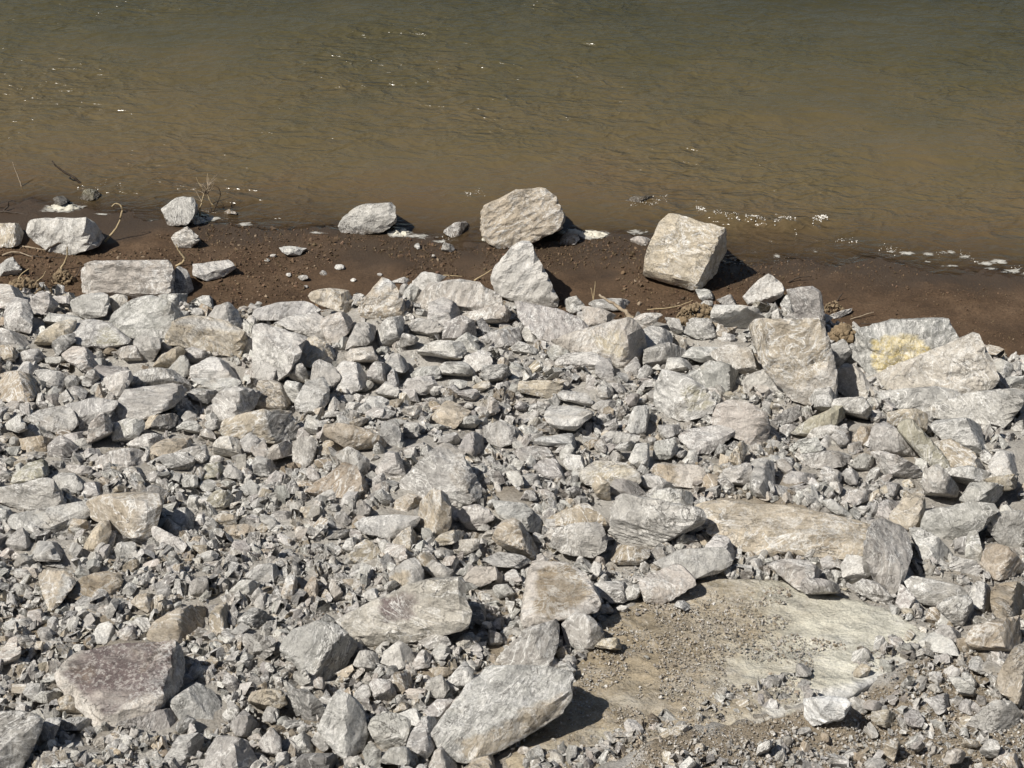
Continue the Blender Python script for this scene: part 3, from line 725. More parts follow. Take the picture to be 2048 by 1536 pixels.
w 1570,1430 1640,1350 1730,1370 1790,1470 1740,1560 1640,1520
#P
t 1392,1015 1430,1000 1560,1008 1690,1035 1742,1050 1738,1080 1722,1115 1660,1100 1560,1105 1470,1090 1420,1065; 1590,1068,10 1710,1085,8; great flat tan boulder|right of the jagged overhanging boulder @65
#H
g -200,120 -160,60 60,-20 140,40 190,130 90,225 -60,230; 60,0,8 90,190,14; grey rock in front of the great tan slab|upper right of the pile
b 290,120 340,60 500,50 545,130 520,300 430,320 410,260 300,200; 470,160,14
p 550,170 545,40 620,-40 720,0 850,190 800,230 760,240 600,240; 725,25,8 790,215,9 600,40,6; pinkish ridge stone with a grey right side|left of the yellow-faced boulder
d 30,420 150,330 250,280 310,370 200,440 90,480; 170,380,12; dark speckled rock|right of the big pinkish boulder
o 200,530 330,430 480,380 560,300 620,420 480,470 300,540
w 500,340 560,260 750,250 820,330 850,400 780,470 640,440; 660,350,14
b 820,200 960,190 1340,150 1500,180 1560,230 1200,310 1060,330 950,260; 1100,250,10; long blue-grey slab below the yellow-faced boulder|right end of the pile
m 1190,320 1500,260 1600,210 1960,160 2060,190 2060,260 1960,370 1880,470 1780,440 1400,400; 1580,300,14 1900,340,20; dark mauve boulder at the right edge|below the pink-beige leaning slab
m 1470,100 1490,60 1620,60 1690,130 1640,175 1500,140;; small mauve lens-shaped stone|lying on the pink-beige leaning slab
b 1850,130 1920,80 2060,70 2070,150 1900,165
t 940,480 970,360 1130,340 1275,350 1275,490 1200,560 960,560; 1100,400,12; smooth tan block|behind the slab with the white vein
o 1040,500 1060,420 1130,400 1250,520 1340,620 1460,790 1400,820 1300,790 1200,680 1130,600; 1120,470,14 1300,700,14; leaning olive slab with a white vein|right side of the pile
g 810,620 850,470 930,420 960,550 1150,570 1220,700 1200,740 1060,740 900,690; 1040,640,12; grey wedge left of the white-veined slab|right side of the pile
n 690,570 740,480 820,480 820,590 780,650; 780,540,12
b 190,650 260,580 380,570 420,640 360,690 270,690; 310,630,15
b 410,620 470,540 530,570 520,660 430,660
m 540,560 600,460 680,450 720,510 690,580 580,600
g 310,570 380,490 500,460 570,490 530,560 400,600
b 1290,460 1340,420 1600,395 1770,440 1780,620 1770,740 1620,640 1400,570; 1740,470,10; pale blue broad boulder|right of the white-veined slab
t 1340,620 1480,590 1620,680 1780,830 1620,800 1460,800; 1520,690,10
b 1430,820 1620,800 1800,850 1740,880 1640,920 1570,1000 1540,900; 1620,860,12
m 1240,880 1260,820 1360,770 1450,860 1560,990 1540,1060 1400,1080 1240,1110; 1400,930,12; broad mauve-grey leaning slab|below the white-veined slab
g 840,680 960,690 1150,770 1250,830 1200,880 960,880 880,800
t 1770,900 1990,870 2040,930 2020,1040 1930,1050 1880,960; 1960,920,12
g 1570,1050 1640,930 1880,930 1890,1010 1830,1100 1640,1100; 1760,1020,14
g 1230,1290 1260,1150 1560,1090 1820,1100 1820,1160 1700,1290 1580,1400 1450,1390 1300,1370; 1500,1260,16 1690,1180,10; big layered grey boulder|lower right, above the standing mauve block
b 1750,1280 1830,1160 2060,1140 2070,1440 1980,1500 1860,1420; 1900,1290,14; pale blue boulder cut by the right edge|beside the big layered grey boulder
m 800,1300 850,1200 970,1190 1145,1310 1150,1480 1080,1680 1010,1800 880,1750 795,1560; 1040,1400,20 1010,1720,12 870,1230,5; tall mauve block standing on end|at the right end of the great flat tan boulder @35
m 850,1160 930,1060 1080,1070 1090,1110 1000,1190 880,1190
t 1010,1190 1090,1060 1230,970 1250,1070 1230,1200 1190,1270 1060,1240; 1170,1110,14
g r 680,1090,850,1200
b 410,1080 520,1060 680,1190 600,1190
p 610,1060 660,980 850,970 840,1040 690,1090
m 950,910 1060,900 1090,960 1040,1020 980,1000
y r 1060,870,1230,960
p r 480,900,620,1020
g 110,880 200,820 430,830 420,910 330,900 220,950
m 420,860 470,780 580,840 580,900 500,940
b r 580,790,730,940
m 280,700 500,670 660,690 620,760 480,790 330,780
g 680,770 760,690 880,740 850,800 760,820
b r 100,700,260,800
b 0,1020 60,940 180,950 190,1000 60,1050
g 1950,480 2060,330 2070,500
p 1780,600 1860,490 2030,530 2020,570 1880,600
w 1790,760 1870,640 2060,600 2070,850 1830,850; 1930,740,10
b 1150,1300 1240,1300 1420,1420 1500,1500 1300,1560 1230,1480
b 1590,1500 1610,1340 1750,1300 1720,1420 1680,1540
#I
p 400,860 480,760 620,690 900,640 1240,630 1300,680 1310,870 1250,980 1150,1080 1010,1140 760,1250 690,1240 560,1100 430,960; 440,880,7 740,1165,20 1130,1020,17 1235,660,4 1215,860,9 900,860,15; heart-shaped flat boulder with a purple spotted top|lower left @68
b 1180,1070 1240,1000 1390,890 1560,970 1640,1100 1630,1200 1530,1270 1460,1300 1320,1260 1300,1120; 1385,1020,20 1450,1240,18 1320,1110,14 1560,1140,14; rounded grey boulder with dark streaks|right of the heart-shaped boulder
m 820,1210 1000,1220 1070,1150 1190,1090 1290,1130 1290,1260 1160,1360 1040,1300 850,1300; 1160,1310,10 1000,1240,16 1200,1180,12; mauve-grey rock below the heart-shaped boulder|lower left
b 1130,1540 1200,1440 1270,1310 1440,1290 1450,1360 1380,1480 1320,1560; 1330,1400,14; green-grey oblong slab|at the bottom edge, left of centre
m 1450,1500 1460,1420 1560,1290 1760,1340 1760,1400 1840,1480 1860,1600 1440,1600; 1600,1440,12; pale mauve boulder cut by the bottom edge|left of centre
m -50,1150 150,1130 290,1170 290,1250 210,1430 100,1600 -50,1600; 180,1225,16 20,1400,20 275,1185,4; dark-fronted mauve boulder in the bottom left corner|cut by the frame
b 240,1400 270,1270 340,1190 430,1190 400,1270 300,1380
b 410,1290 430,1200 560,1180 670,1190 640,1260 540,1310; 540,1240,12
t 400,1130 420,1050 480,1020 560,1080 570,1170 430,1190; 480,1100,16
b 490,1380 600,1340 640,1400 600,1450 510,1430
p r 660,1310,800,1450
w r 980,1450,1090,1540
g r 540,1430,720,1545
t 260,170 310,110 480,140 530,220 480,290 410,380 340,340 310,250; 440,210,14 410,355,10; pale tan block with a blue-grey edge|left side, above the heart-shaped boulder
n 510,310 560,190 720,140 870,150 830,310 620,350; 700,240,8; crusty brown lump of cemented grit|above the heart-shaped boulder
d 300,90 370,60 530,70 540,130 420,110
t 1060,590 1090,500 1290,380 1460,330 1500,400 1480,520 1300,640 1180,630 1090,630; 1170,590,16 1420,550,12 1400,370,5; wide tan boulder with a speckled top|behind the heart-shaped boulder
t 1500,580 1500,480 1510,340 1560,290 1640,350 1670,470 1590,560 1530,600; 1570,450,16; tan knobbly upright rock|right of the wide speckled tan boulder
w 1640,290 1720,210 1830,220 1870,290 1790,360 1710,350
b 1750,160 1850,100 1950,90 1985,170 1890,260 1780,220; 1900,180,15
d 1690,570 1700,470 1800,400 1890,430 1900,490 1800,580
b 1700,650 1740,570 1840,590 1950,620 1930,720 1830,810 1760,810; 1830,690,10; flat green-grey rock|left of the grey-green split boulder
t 940,360 990,300 1100,290 1160,340 1090,440 1000,400; 1080,330,12
o 900,520 960,460 1070,450 1060,510 980,550
m 1330,310 1360,220 1470,170 1475,310 1400,345
w 660,600 700,520 770,500 820,560 760,630 690,640
w r 500,640,610,760
g 230,610 290,540 350,540 380,650 300,660
t 1770,1060 1800,1000 1990,980 2020,1080 1900,1110 1850,1160
m 1640,1230 1740,1130 1850,1240 1780,1330 1690,1310
g 1850,1330 1940,1250 2000,1330 1980,1430 1890,1420
m 1580,960 1600,850 1700,920 1660,1010
g 220,1070 300,1000 430,990 420,1080 300,1110
d 170,1000 200,930 310,940 330,1000 240,1060
p r 190,370,330,520
g r 50,220,220,310
p -20,830 20,700 90,620 140,720 100,820
b r 490,340,590,450
m r 1370,720,1480,860
g r 1850,780,1950,890
g r 1870,1080,2000,1200
m r 40,890,120,1010
d r 50,1060,160,1130
b r 190,80,300,180
#J
p 540,490 700,430 1060,260 1200,235 1450,240 1490,380 1480,470 1460,540 1200,610 1040,640 930,670 790,665 650,570; 790,600,14 960,600,15 1420,515,14 1190,285,5 870,420,12; long boulder with purple stains|lower centre left
b 170,680 270,560 440,490 590,530 700,640 710,700 640,820 520,910 400,900 290,820 210,750; 600,565,12 450,780,30 395,880,18 200,700,5 310,700,16; grey-green split boulder with a shaded right face|left of the purple-stained long boulder
w 890,790 910,710 1020,630 1110,690 1130,760 1060,810 990,830; 1040,760,14 1020,655,5; small cream rock with a bluish right face|below the purple-stained long boulder
g 1240,720 1320,645 1390,690 1380,740 1310,790
m 1110,800 1190,690 1250,740 1230,810 1150,840
m 1165,630 1200,600 1420,560 1490,580 1480,620 1240,680
g 700,800 750,690 860,730 880,830 780,850
d 190,1060 240,980 360,980 470,1070 515,1150 430,1230 370,1240 230,1140; 360,1160,16 260,1020,8; dark blue-grey rock with a white lower edge|below the grey-green split boulder
b 430,1260 560,1110 590,990 760,1090 800,1300 780,1390 650,1480 590,1440 540,1290; 650,1090,12 640,1230,24 610,1400,14; tall slate-grey boulder with shaded right side|bottom, left of centre
b 800,1250 830,1170 950,1140 1080,1190 1090,1270 1050,1380 910,1415 850,1350; 870,1310,18 1040,1330,12; rounded slate-grey boulder|bottom, left of the large grey slab
g 1090,1390 1120,1270 1190,1170 1310,1180 1320,1250 1310,1340 1220,1460 1180,1450; 1220,1290,14; grey cracked rock touching the large grey slab's tip|bottom centre
w 1020,1150 1130,1110 1170,1160 1150,1230 1100,1220
n 950,960 990,870 1090,840 1140,960 1130,1020 1000,1000; 1060,930,16; small brown crystalline rock|between the purple-stained boulder and large grey slab
m 815,940 850,900 950,920 1000,1020 940,1070 850,1040
w r 690,940,820,1070
g 1200,1000 1230,920 1310,880 1370,970 1340,1040 1240,1060
t r 1230,800,1410,900
b 1360,920 1480,785 1540,840 1530,920 1420,970
m 1215,1130 1290,1050 1410,1050 1410,1100 1310,1170
p 1340,1190 1420,1050 1500,1000 1510,1080 1430,1170
n 970,1150 1040,1060 1130,1060 1080,1110
w 235,920 270,850 350,840 385,920 310,970;; bright white small rock|at the foot of the grey-green split boulder
p r 400,885,500,1010
b -20,770 0,610 110,610 135,680 60,770
m r 20,770,130,890
g 50,1180 90,1090 170,1110 180,1180 110,1210
g 20,1360 110,1260 170,1330 180,1440 90,1480; 130,1340,12
w 255,1420 270,1330 340,1270 460,1380 430,1420 330,1450; 340,1320,10 420,1410,8
g r 390,1270,560,1420
w r 140,1400,260,1540
d 250,1530 350,1440 560,1440 580,1540 400,1580
b 745,1440 800,1360 880,1420 880,1540 800,1550
b 860,1530 950,1410 1070,1390 1085,1470 1040,1560 900,1600; 980,1460,10
p 1240,1540 1270,1420 1350,1365 1480,1470 1480,1600 1240,1600; 1350,1440,12
w r 650,1450,780,1550
b r 1080,1420,1180,1540
t 1500,1560 1550,1480 1800,1415 1830,1560 1830,1620 1500,1620
t 190,340 210,200 260,140 305,230 290,310 220,370
n 345,330 370,170 420,150 450,260 420,370
p 515,260 540,190 600,270 630,360 580,380
t r 630,260,720,370
w 730,330 800,270 890,250 900,290 790,360
b 900,200 1000,130 1050,60 1140,35 1190,130 1180,230 1080,250 990,240; 1060,140,14; bluish rock with a tan left corner|behind the purple-stained long boulder
g 1195,120 1260,60 1390,130 1380,180 1300,200
p 1470,200 1560,110 1700,110 1710,180 1590,240
b 1610,50 1720,0 1880,20 1970,60 1870,115 1700,100; 1760,70,10; blue-grey lens-shaped stone|below the leaning cream-tan slab
m r 1750,120,1950,220
g r 1650,220,1830,340
m 1640,650 1660,560 1740,590 1750,680 1700,710
p r 1680,460,1780,560
d 1490,460 1500,350 1620,370 1640,440 1590,510
d 90,340 150,240 180,300 170,390
#P
b 875,1470 905,1440 928,1385 950,1350 985,1330 1090,1336 1138,1343 1141,1396 1117,1428 1066,1461 1024,1481 985,1505 945,1517 925,1512 895,1485; 1125,1372,6 1050,1418,18 985,1458,20 928,1475,13 935,1508,8 1000,1370,8; large grey slab with whitish scratches and tan front|bottom centre @62
m 985,1330 1000,1310 1060,1255 1115,1238 1120,1250 1115,1290 1095,1337 1060,1335; 1062,1278,16 1088,1328,12; dark streaked wedge behind the large grey slab|bottom centre
#P
W 1610,1400 1650,1392 1692,1394 1716,1436 1702,1476 1650,1470 1612,1440;; crumbling chalk-white block|in the giant slab's front edge @60
#K
p 70,470 130,100 180,60 380,70 500,150 580,260 620,340 590,400 520,400 370,460 260,500 90,540; 150,330,10 510,340,14 330,220,10; dirt-topped round boulder|lower centre, left of the giant slab
m 355,520 440,430 570,470 640,560 660,620 580,680 480,690 380,670; 460,540,14; pinkish-mauve boulder at the giant slab's left edge|lower centre
y 570,690 640,620 760,610 785,680 730,740 640,750;; yellow clay clod|at the giant slab's left edge
m 580,240 690,140 780,180 870,280 800,340 700,350 620,300; 720,220,14; dark striped mauve rock|right of the dirt-topped boulder
w 770,350 830,250 900,240 940,320 870,370
p 905,230 930,190 1170,65 1300,190 1300,240 1120,300 1060,370 950,350 930,290; 950,280,12 1100,285,20 1280,210,6; pale beige block at the giant slab's upper edge|in front of the striped grey slab
g 1000,90 1170,50 1200,-20 1520,-40 1560,60 1520,110 1400,160 1300,185; 1300,150,14 1500,80,10; striped grey slab in the jagged boulder's shadow|above the giant slab
g 1120,360 1200,335 1310,390 1220,410
w r 740,375,835,432
t r 600,370,722,452
m r 1745,990,1817,1082
t 1060,1290 1180,1240 1290,1230 1290,1340 1130,1350
t r 1290,1350,1410,1460
w 1720,1480 1760,1370 1865,1325 1820,1440;; white wedge-shaped stone on dirt|in front of the giant slab
w r 1865,1320,1937,1392
w r 1410,1470,1512,1540
w 550,150 580,60 640,90 630,150 590,185
g r 1670,40,1820,132
#L
m 230,90 330,50 500,60 610,130 600,190 470,280 390,230; 440,160,12; mauve flat rock on the giant slab's back edge|lower right
g 1180,170 1260,170 1590,240 1650,300 1560,330 1450,380 1340,370 1270,320; 1500,270,14; grey layered rock right of the standing mauve block|lower right
b 1450,400 1540,330 1660,320 1750,470 1700,510 1600,550 1590,490; 1600,430,14
n 1340,490 1380,400 1430,400 1480,520 1420,530
w 1430,570 1490,530 1640,580 1640,620 1590,655
m 1145,360 1170,230 1270,330 1250,370 1190,420
m 800,250 900,195 1010,210 1130,350 1100,385 980,350; 960,280,12; purple-mauve splinter|at the foot of the standing mauve block
m 470,260 500,195 720,230 770,340 700,360 560,330
g r 600,15,715,130
w 760,100 800,30 940,60 960,140 860,220 790,240
w 1500,160 1540,30 1700,60 1760,120 1720,210 1560,190; 1620,120,12; whitish block|below the big layered grey boulder
t 1740,90 1760,-60 1900,-40 2050,60 2060,150 1900,190 1810,205; 1870,80,12; leaning tan-grey block near the right edge|lower right
n 1830,320 1850,240 2060,200 2070,440 1860,450
w 1640,300 1720,210 1850,230 1840,430 1720,400
t 1640,620 1700,530 2050,430 2070,600 1960,740 1880,740 1740,720 1660,700; 1800,600,14; big tan-and-blue boulder at the right edge|right of the giant slab
t 1860,940 1960,740 2080,640 2080,1120 2000,1060; 1990,880,12
g 1640,1220 1820,1070 1960,1060 2040,1150 2020,1250 1930,1260 1840,1290 1740,1240; 1880,1100,9 1940,1220,12; whitish angular rock in the bottom right|on dirt below the giant slab
b 1360,1050 1500,1000 1580,1030 1540,1100 1440,1150
g 1530,910 1600,900 1740,1010 1720,1070 1620,1040
b 1605,870 1650,850 1740,960 1730,990
m r 1190,1100,1340,1260
t r 950,1110,1170,1250
m r 880,1050,1050,1160
g r 1060,1010,1160,1090
b r 1450,1200,1520,1300
t r 1580,1330,1740,1405
g r 1730,1330,1890,1480
t r 1050,1320,1190,1520
g r 1340,900,1510,1000
g r 1570,1040,1740,1170
n r 600,1260,680,1350
b r 900,1460,1080,1560
p r 1490,1380,1700,1560
m r 1230,1330,1370,1440
n r 1880,1400,2060,1560
w 1320,640 1420,570 1560,640 1650,730 1500,700 1350,680
b r 1650,730,1830,880
"""  # dark stones right of rectangular block and purple-stained boulder hold shade in their colour
# colour patches on single rocks (frame pixels of the face that has the colour): rock handle word -> (colour, polygon)
PATCH = {
 "bright yellow face": ("Y", "D 830,1250 1060,1195 1190,1210 1250,1300 1340,1345 1000,1535 905,1540 825,1420"),
 "mossy yellow corner": ("o", "A 790,1180 880,1125 1030,1270 900,1300 740,1280"),
 "two-toned boulder": ("w", "B -40,1150 70,1290 270,1375 290,1460 150,1570 -40,1570"),
 "dark slate top and chalky": ("w", "B -40,1150 70,1290 270,1375 290,1460 150,1570 -40,1570"),
 "white tip": ("W", "B 900,870 1020,740 1100,780 1090,830 990,850"),
 "yellow-green face": ("o", "G 1370,120 1560,190 1610,300 1500,340 1410,350"),
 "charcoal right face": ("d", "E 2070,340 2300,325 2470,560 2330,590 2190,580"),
 "pink and brown": ("n", "G 1100,820 1150,755 1300,770 1340,935 1160,890"),
 "purple spotted top": ("v", "I 445,870 620,690 900,630 1245,625 1215,860 1140,1000 900,1090 745,1160"),
 "purple stains": ("v", "J 880,330 1060,290 1150,300 1110,470 900,520"),
 "dirt-topped": ("N", "K 190,120 400,90 540,200 570,300 480,380 260,480 170,400"),
 "tan left corner": ("t", "J 900,200 1000,130 1080,140 1070,250 990,245"),
 "tan front": ("t", "P 1142,1380 1050,1420 985,1462 925,1478 930,1518 985,1508 1066,1463 1120,1430 1142,1400"),
 "grey top": ("g", "A 1390,1095 1490,1050 1650,1055 1950,1190 1930,1195 1660,1165 1410,1115"),
 "blue-grey edge": ("b", "I 440,140 530,220 410,385 400,330 450,220"),
 "smooth tan slab": ("t", "P 1495,640 1640,635 1660,720 1600,780 1525,740"),
 "purple right face": ("m", "E 1170,1000 1290,1090 1250,1180 1090,1365 1095,1170"),
 "big cream boulder": ("y", "C 640,1200 900,1190 930,1260 880,1400 700,1330"),
 "broad cream": ("y", "G 600,860 700,760 880,770 960,850 800,900 640,930"),
 "cream lower face": ("y", "B 1440,1395 1650,1380 1640,1410 1440,1460 1400,1430"),
}
# main face (T flat top, F tilted towards camera and sky, f near upright front, l turned left) and fold lines x1,y1,x2,y2,angle where the stone breaks away
FOLD = {
 "long pale boulder half": "A F 750,285,600,570,60r 215,355,590,395,28d",
 "long rectangular block lying": "A f 755,620,755,900,38l 630,642,1345,636,60u 1352,620,1362,890,75r",
 "flat grey wedge with": "A T 1560,735,1880,650,75d",
 "rounded grey boulder at": "A F 1535,110,1560,310,55r 1340,250,1370,150,25l",
 "small pale layered": "A F 1380,500,1600,455,55d",
 "big pale blue-green": "A F 1345,950,1325,1270,72r 900,1080,1320,1180,22d",
 "big tan squared": "A f 1385,1110,1950,1205,52u 1930,1180,1905,1380,55r",
 "grey boulder with one white": "B F 680,335,1115,240,38d 700,405,1060,360,55d 1095,150,1112,330,55r",
 "pointed tan boulder": "B f 1150,880,1190,1070,48r 840,1050,1190,1000,30d",
 "two-toned boulder": "B T -40,1150,275,1378,62d",
 "white upright": "C f -130,650,-50,900,30l 50,930,340,900,22d",
 "big cream boulder": "C F 965,1070,885,1460,78r 600,1290,890,1400,30d",
 "large cream boulder at": "P F 1086,378,1066,480,62r 985,492,1075,440,72d 975,420,1000,385,18l",
 "cube-shaped cream": "C F 1692,360,1480,810,74r 1065,655,1475,812,62d",
 "great smooth tan": "P f 1640,640,1668,800,35r 1530,735,1660,800,20d",
 "pink-beige leaning": "P F 1742,755,1949,665,25u",
 "perched grey": "D F -160,965,130,872,78d",
 "speckled mauve slab": "D f 415,850,440,1240,50r",
 "bright yellow face": "D f 740,1245,1230,1185,48u 815,1180,830,1560,40l 1250,1200,1290,1360,30r",
 "bright white-grey rock": "E F 1030,15,995,190,70r",
 "big mauve boulder with": "E T 945,290,1240,345,45d 1440,118,1290,360,76r",
 "grey rock with a black": "E F 1925,145,1868,410,78r",
 "tan boulder with a charcoal": "E f 2065,335,2195,600,66r",
 "long grey slab cut": "E f -40,965,400,912,48u 398,890,500,1110,74r",
 "bluish slab with a shaded": "E T 310,1310,725,1110,78d",
 "big brown boulder with": "E l 1172,1000,1088,1350,78r 690,1075,1180,1025,40u",
 "brown-grey boulder": "F T -10,215,220,275,72d 195,110,215,330,55r",
 "bluish fractured": "F F 575,130,488,370,62r 320,220,570,200,25u",
 "large pyramid": "F F 1590,630,1700,1060,58r 1420,640,1385,1050,22l 1090,1010,1780,985,30d",
 "standing tan rock": "F l 1492,1000,1428,1360,82r",
 "rounded purple-grey": "F F 1640,1230,1890,1180,45d",
 "greenish striped": "F T 980,1340,1300,1205,75d",
 "mauve rounded block": "F F 425,545,405,800,40r",
 "small olive cube": "E F 1800,985,1762,1145,58r 1650,1060,1800,1040,25d",
 "tall grey boulder with a yellow": "G l 1352,40,1402,420,48r",
 "squared blue-grey": "G f 1735,-30,1745,230,70r 1390,60,1740,20,40u",
 "big pinkish boulder": "G F 2010,370,1900,640,52r",
 "grey lens-shaped boulder": "G T 1400,655,1790,505,60d",
 "broad cream boulder": "G T 540,880,1000,860,35d",
 "pink and brown": "G F 1460,780,1440,960,45r",
 "jagged grey boulder": "G F 1090,1432,1525,1205,80d 940,1205,1430,1195,34d",
 "great flat tan": "P T 1400,1052,1740,1078,40d 1690,1030,1735,1110,25r",
 "grey rock in front of the great": "H F 60,-20,165,190,55r",
 "pinkish ridge": "H l 722,0,800,240,72r",
 "dark mauve boulder at": "H F 1780,450,2060,205,72d 1200,330,1900,350,25d",
 "leaning olive slab": "H F 1050,500,1400,820,35d",
 "big layered": "H F 1240,1310,1820,1165,38d",
 "tall mauve block": "H l 1085,1270,1040,1800,74r 795,1310,1145,1325,48u",
 "heart-shaped": "I T 425,870,742,1170,52d 735,1172,1140,1022,58d 1242,625,1140,1050,78r",
 "rounded grey boulder with dark": "I F 1390,890,1470,1300,38r 1310,1110,1470,1290,24d",
 "mauve-grey rock below": "I T 1000,1250,1180,1350,50d 1290,1140,1160,1350,55r",
 "dark-fronted mauve": "I T -50,1440,290,1178,80d",
 "pale tan block with": "I F 475,135,405,385,58r",
 "wide tan boulder": "I T 1170,640,1490,500,48d 1090,500,1180,640,30l",
 "long boulder with purple": "J F 690,600,1490,500,42d 1000,645,1470,540,68d",
 "grey-green split": "J F 602,530,398,905,70r 185,690,400,880,38d",
 "small cream rock with": "J F 1018,632,1045,830,60r",
 "large grey slab with": "P T 1142,1383,985,1460,58d 985,1460,890,1478,48d",
 "dark streaked wedge": "P F 1058,1255,1088,1338,40r",
 "dark blue-grey rock with": "J T 220,1130,515,1155,52d",
 "tall slate-grey": "J F 640,1050,640,1480,58r",
 "rounded slate-grey": "J F 820,1310,1085,1325,45d 800,1205,1085,1215,18u",
 "dirt-topped round": "K T 140,80,100,540,35l 100,500,600,390,30d",
 "pale beige block": "K T 915,270,1300,228,48d",
 "striped grey slab in": "K T 1290,180,1565,80,75d",
 "grey layered rock": "L T 1240,280,1650,300,58d",
 "whitish angular rock": "L F 1900,1060,1850,1290,52r",
 "grey tapered": "B T 440,1185,600,1150,60d",
 "flat greenish rock": "A T 620,1240,1000,1270,35d",
 "blue-grey split rock": "A F 660,880,690,1080,35l 560,1020,860,1030,45d",
 "pale mauve hump": "E T 330,475,620,430,60d",
 "long pale bluish": "B T 0,1060,510,1020,40d",
 "crumbly beige": "B F 1400,790,1360,1060,30l 1500,960,1960,960,35d",
 "mauve rock with a split": "E F 1005,640,1055,800,58r",
 "broad brown-mauve": "C T 230,1200,600,1150,25d",
 "tan rock with a straight": "G f 262,100,275,245,28r 50,112,420,112,50u",
 "grey block below": "G F 690,1230,690,1510,45r 330,1350,750,1350,25d",
}
DIRT = [(1250, 1545), (1300, 1470), (1500, 1445), (1690, 1400), (1850, 1305), (1940, 1290), (1990, 1400), (2060, 1400), (2100, 1620), (1200, 1620)]
# ------------------------------------------------------------------ where the giant slab lies
def slab_point(px, py):
    """point of the giant slab's upper face"""
    d = rays(px, py)
    t = ((SLAB_P - CO[None]) @ SLAB_N) / (d @ SLAB_N)
    return CO[None] + d * t[:, None]

SLAB_PX = [(1010, 1520), (1062, 1462), (1120, 1400), (1165, 1320), (1205, 1240), (1290, 1188), (1390, 1158), (1560, 1160), (1720, 1200), (1800, 1233), (1872, 1268),
           (1848, 1300), (1790, 1342), (1720, 1372), (1690, 1396), (1600, 1410), (1500, 1440), (1380, 1470), (1250, 1520), (1150, 1556), (1030, 1556)]
_sb = hit([1420], [1330])[0]
SLAB_P = _sb[None] + np.array([[0, 0, 0.05]])
SLAB_N = np.array([0.015, 0.19, 1.0]); SLAB_N /= np.linalg.norm(SLAB_N)
SLAB_W = slab_point([p[0] for p in SLAB_PX], [p[1] for p in SLAB_PX])
SLAB_XY = [(p[0], p[1]) for p in SLAB_W]
_c = SLAB_W.mean(0)
SLAB_RIM = np.array(SLAB_XY)
SLAB_BED = [(_c[0] + (p[0] - _c[0]) * .95, _c[1] + (p[1] - _c[1]) * .95) for p in SLAB_XY]     # the ground is hollow where the slab lies

def base_height(x, y):
    """terrain or slab top, whichever is higher"""
    z = terrain(x, y)
    ins = in_poly(x, y, SLAB_XY)
    zs = SLAB_P[0, 2] - ((x - SLAB_P[0, 0]) * SLAB_N[0] + (y - SLAB_P[0, 1]) * SLAB_N[1]) / SLAB_N[2]
    return np.where(ins, np.maximum(z, zs), z)

# ------------------------------------------------------------------ ground sheets and water
def graded(a, b, step, far_a, far_b, n=16):
    core = np.arange(a, b + 1e-6, step)
    k = np.linspace(0, 1, n + 1)[1:] ** 2.2
    return np.concatenate([(a + (far_a - a) * k)[::-1], core, b + (far_b - b) * k])

def grid(xs, ys, zf):
    X, Y = np.meshgrid(xs, ys)
    x, y = X.ravel(), Y.ravel()
    z = zf(x, y)
    nx, ny = len(xs), len(ys)
    i = (np.arange(ny - 1)[:, None] * nx + np.arange(nx - 1)[None]).ravel()
    return np.stack([x, y, z], 1), np.stack([i, i + 1, i + nx + 1, i + nx], 1)

gx = graded(-7.6, 7.6, 0.044, -420, 420)
gy = graded(4.6, 17.8, 0.044, -420, 600)
GV, GF = grid(gx, gy, terrain)
cx, cy = GV[GF].mean(1)[:, 0], GV[GF].mean(1)[:, 1]
wobc = 0.10 * fbm(p3(cx, cy) * 1.6, 3, 3)
is_mud = cy > toe(cx) + wobc - 0.10

def sub_mesh(name, V, F):
    used, inv = np.unique(F, return_inverse=True)
    return mesh_np(name, V[used], inv.reshape(F.shape), True), used

me, used = sub_mesh("bank", GV, GF[~is_mud])
bv = GV[used]
bpx, bpy_ = project(bv)
infr = (bv[:, 1] > 3)
nz_ = 40 * fbm(bv * 2.5, 33, 3)
dz = np.where(infr & in_poly(bpx + nz_, bpy_ + nz_ * 0.6, DIRT), 1.0, 0.0)
dz = np.maximum(dz, np.clip(fbm(bv * 1.1, 34, 3) * 1.6 - 0.35, 0, 1) * np.clip((bpy_ - 760) / 300, 0, 1) * infr)
dz = np.where(infr, dz, 0.6)
attr_f(me, 'dirt', dz)
link("bank", me, M_BANK, kind='structure', label='dusty brown earth bank under the rubble')
me, used = sub_mesh("mud_shore", GV, GF[is_mud])
mv = GV[used]
hz = mv[:, 2] + 0.02 * fbm(mv * 2.0, 41, 3)
attr_f(me, 'wet', 1 - sstep((hz - 0.015) / 0.075))
link("mud_shore", me, M_MUD, kind='structure', label='wet brown mud shore between rubble and water')

# breaking wavelet on the right, in metres
CREST = on_z([1385, 1430, 1500, 1570, 1650, 1740], [418, 436, 447, 449, 443, 440])
def crest_mask(x, y):
    yc = np.interp(x, CREST[:, 0], CREST[:, 1], left=99, right=99)
    tt = np.interp(x, CREST[:, 0], [0, 1, 1, 1, 0.5, 0], left=0, right=0)
    yc = np.where(tt > 0, yc, 99)
    return tt * np.exp(-((y - yc) / 0.13) ** 2), yc

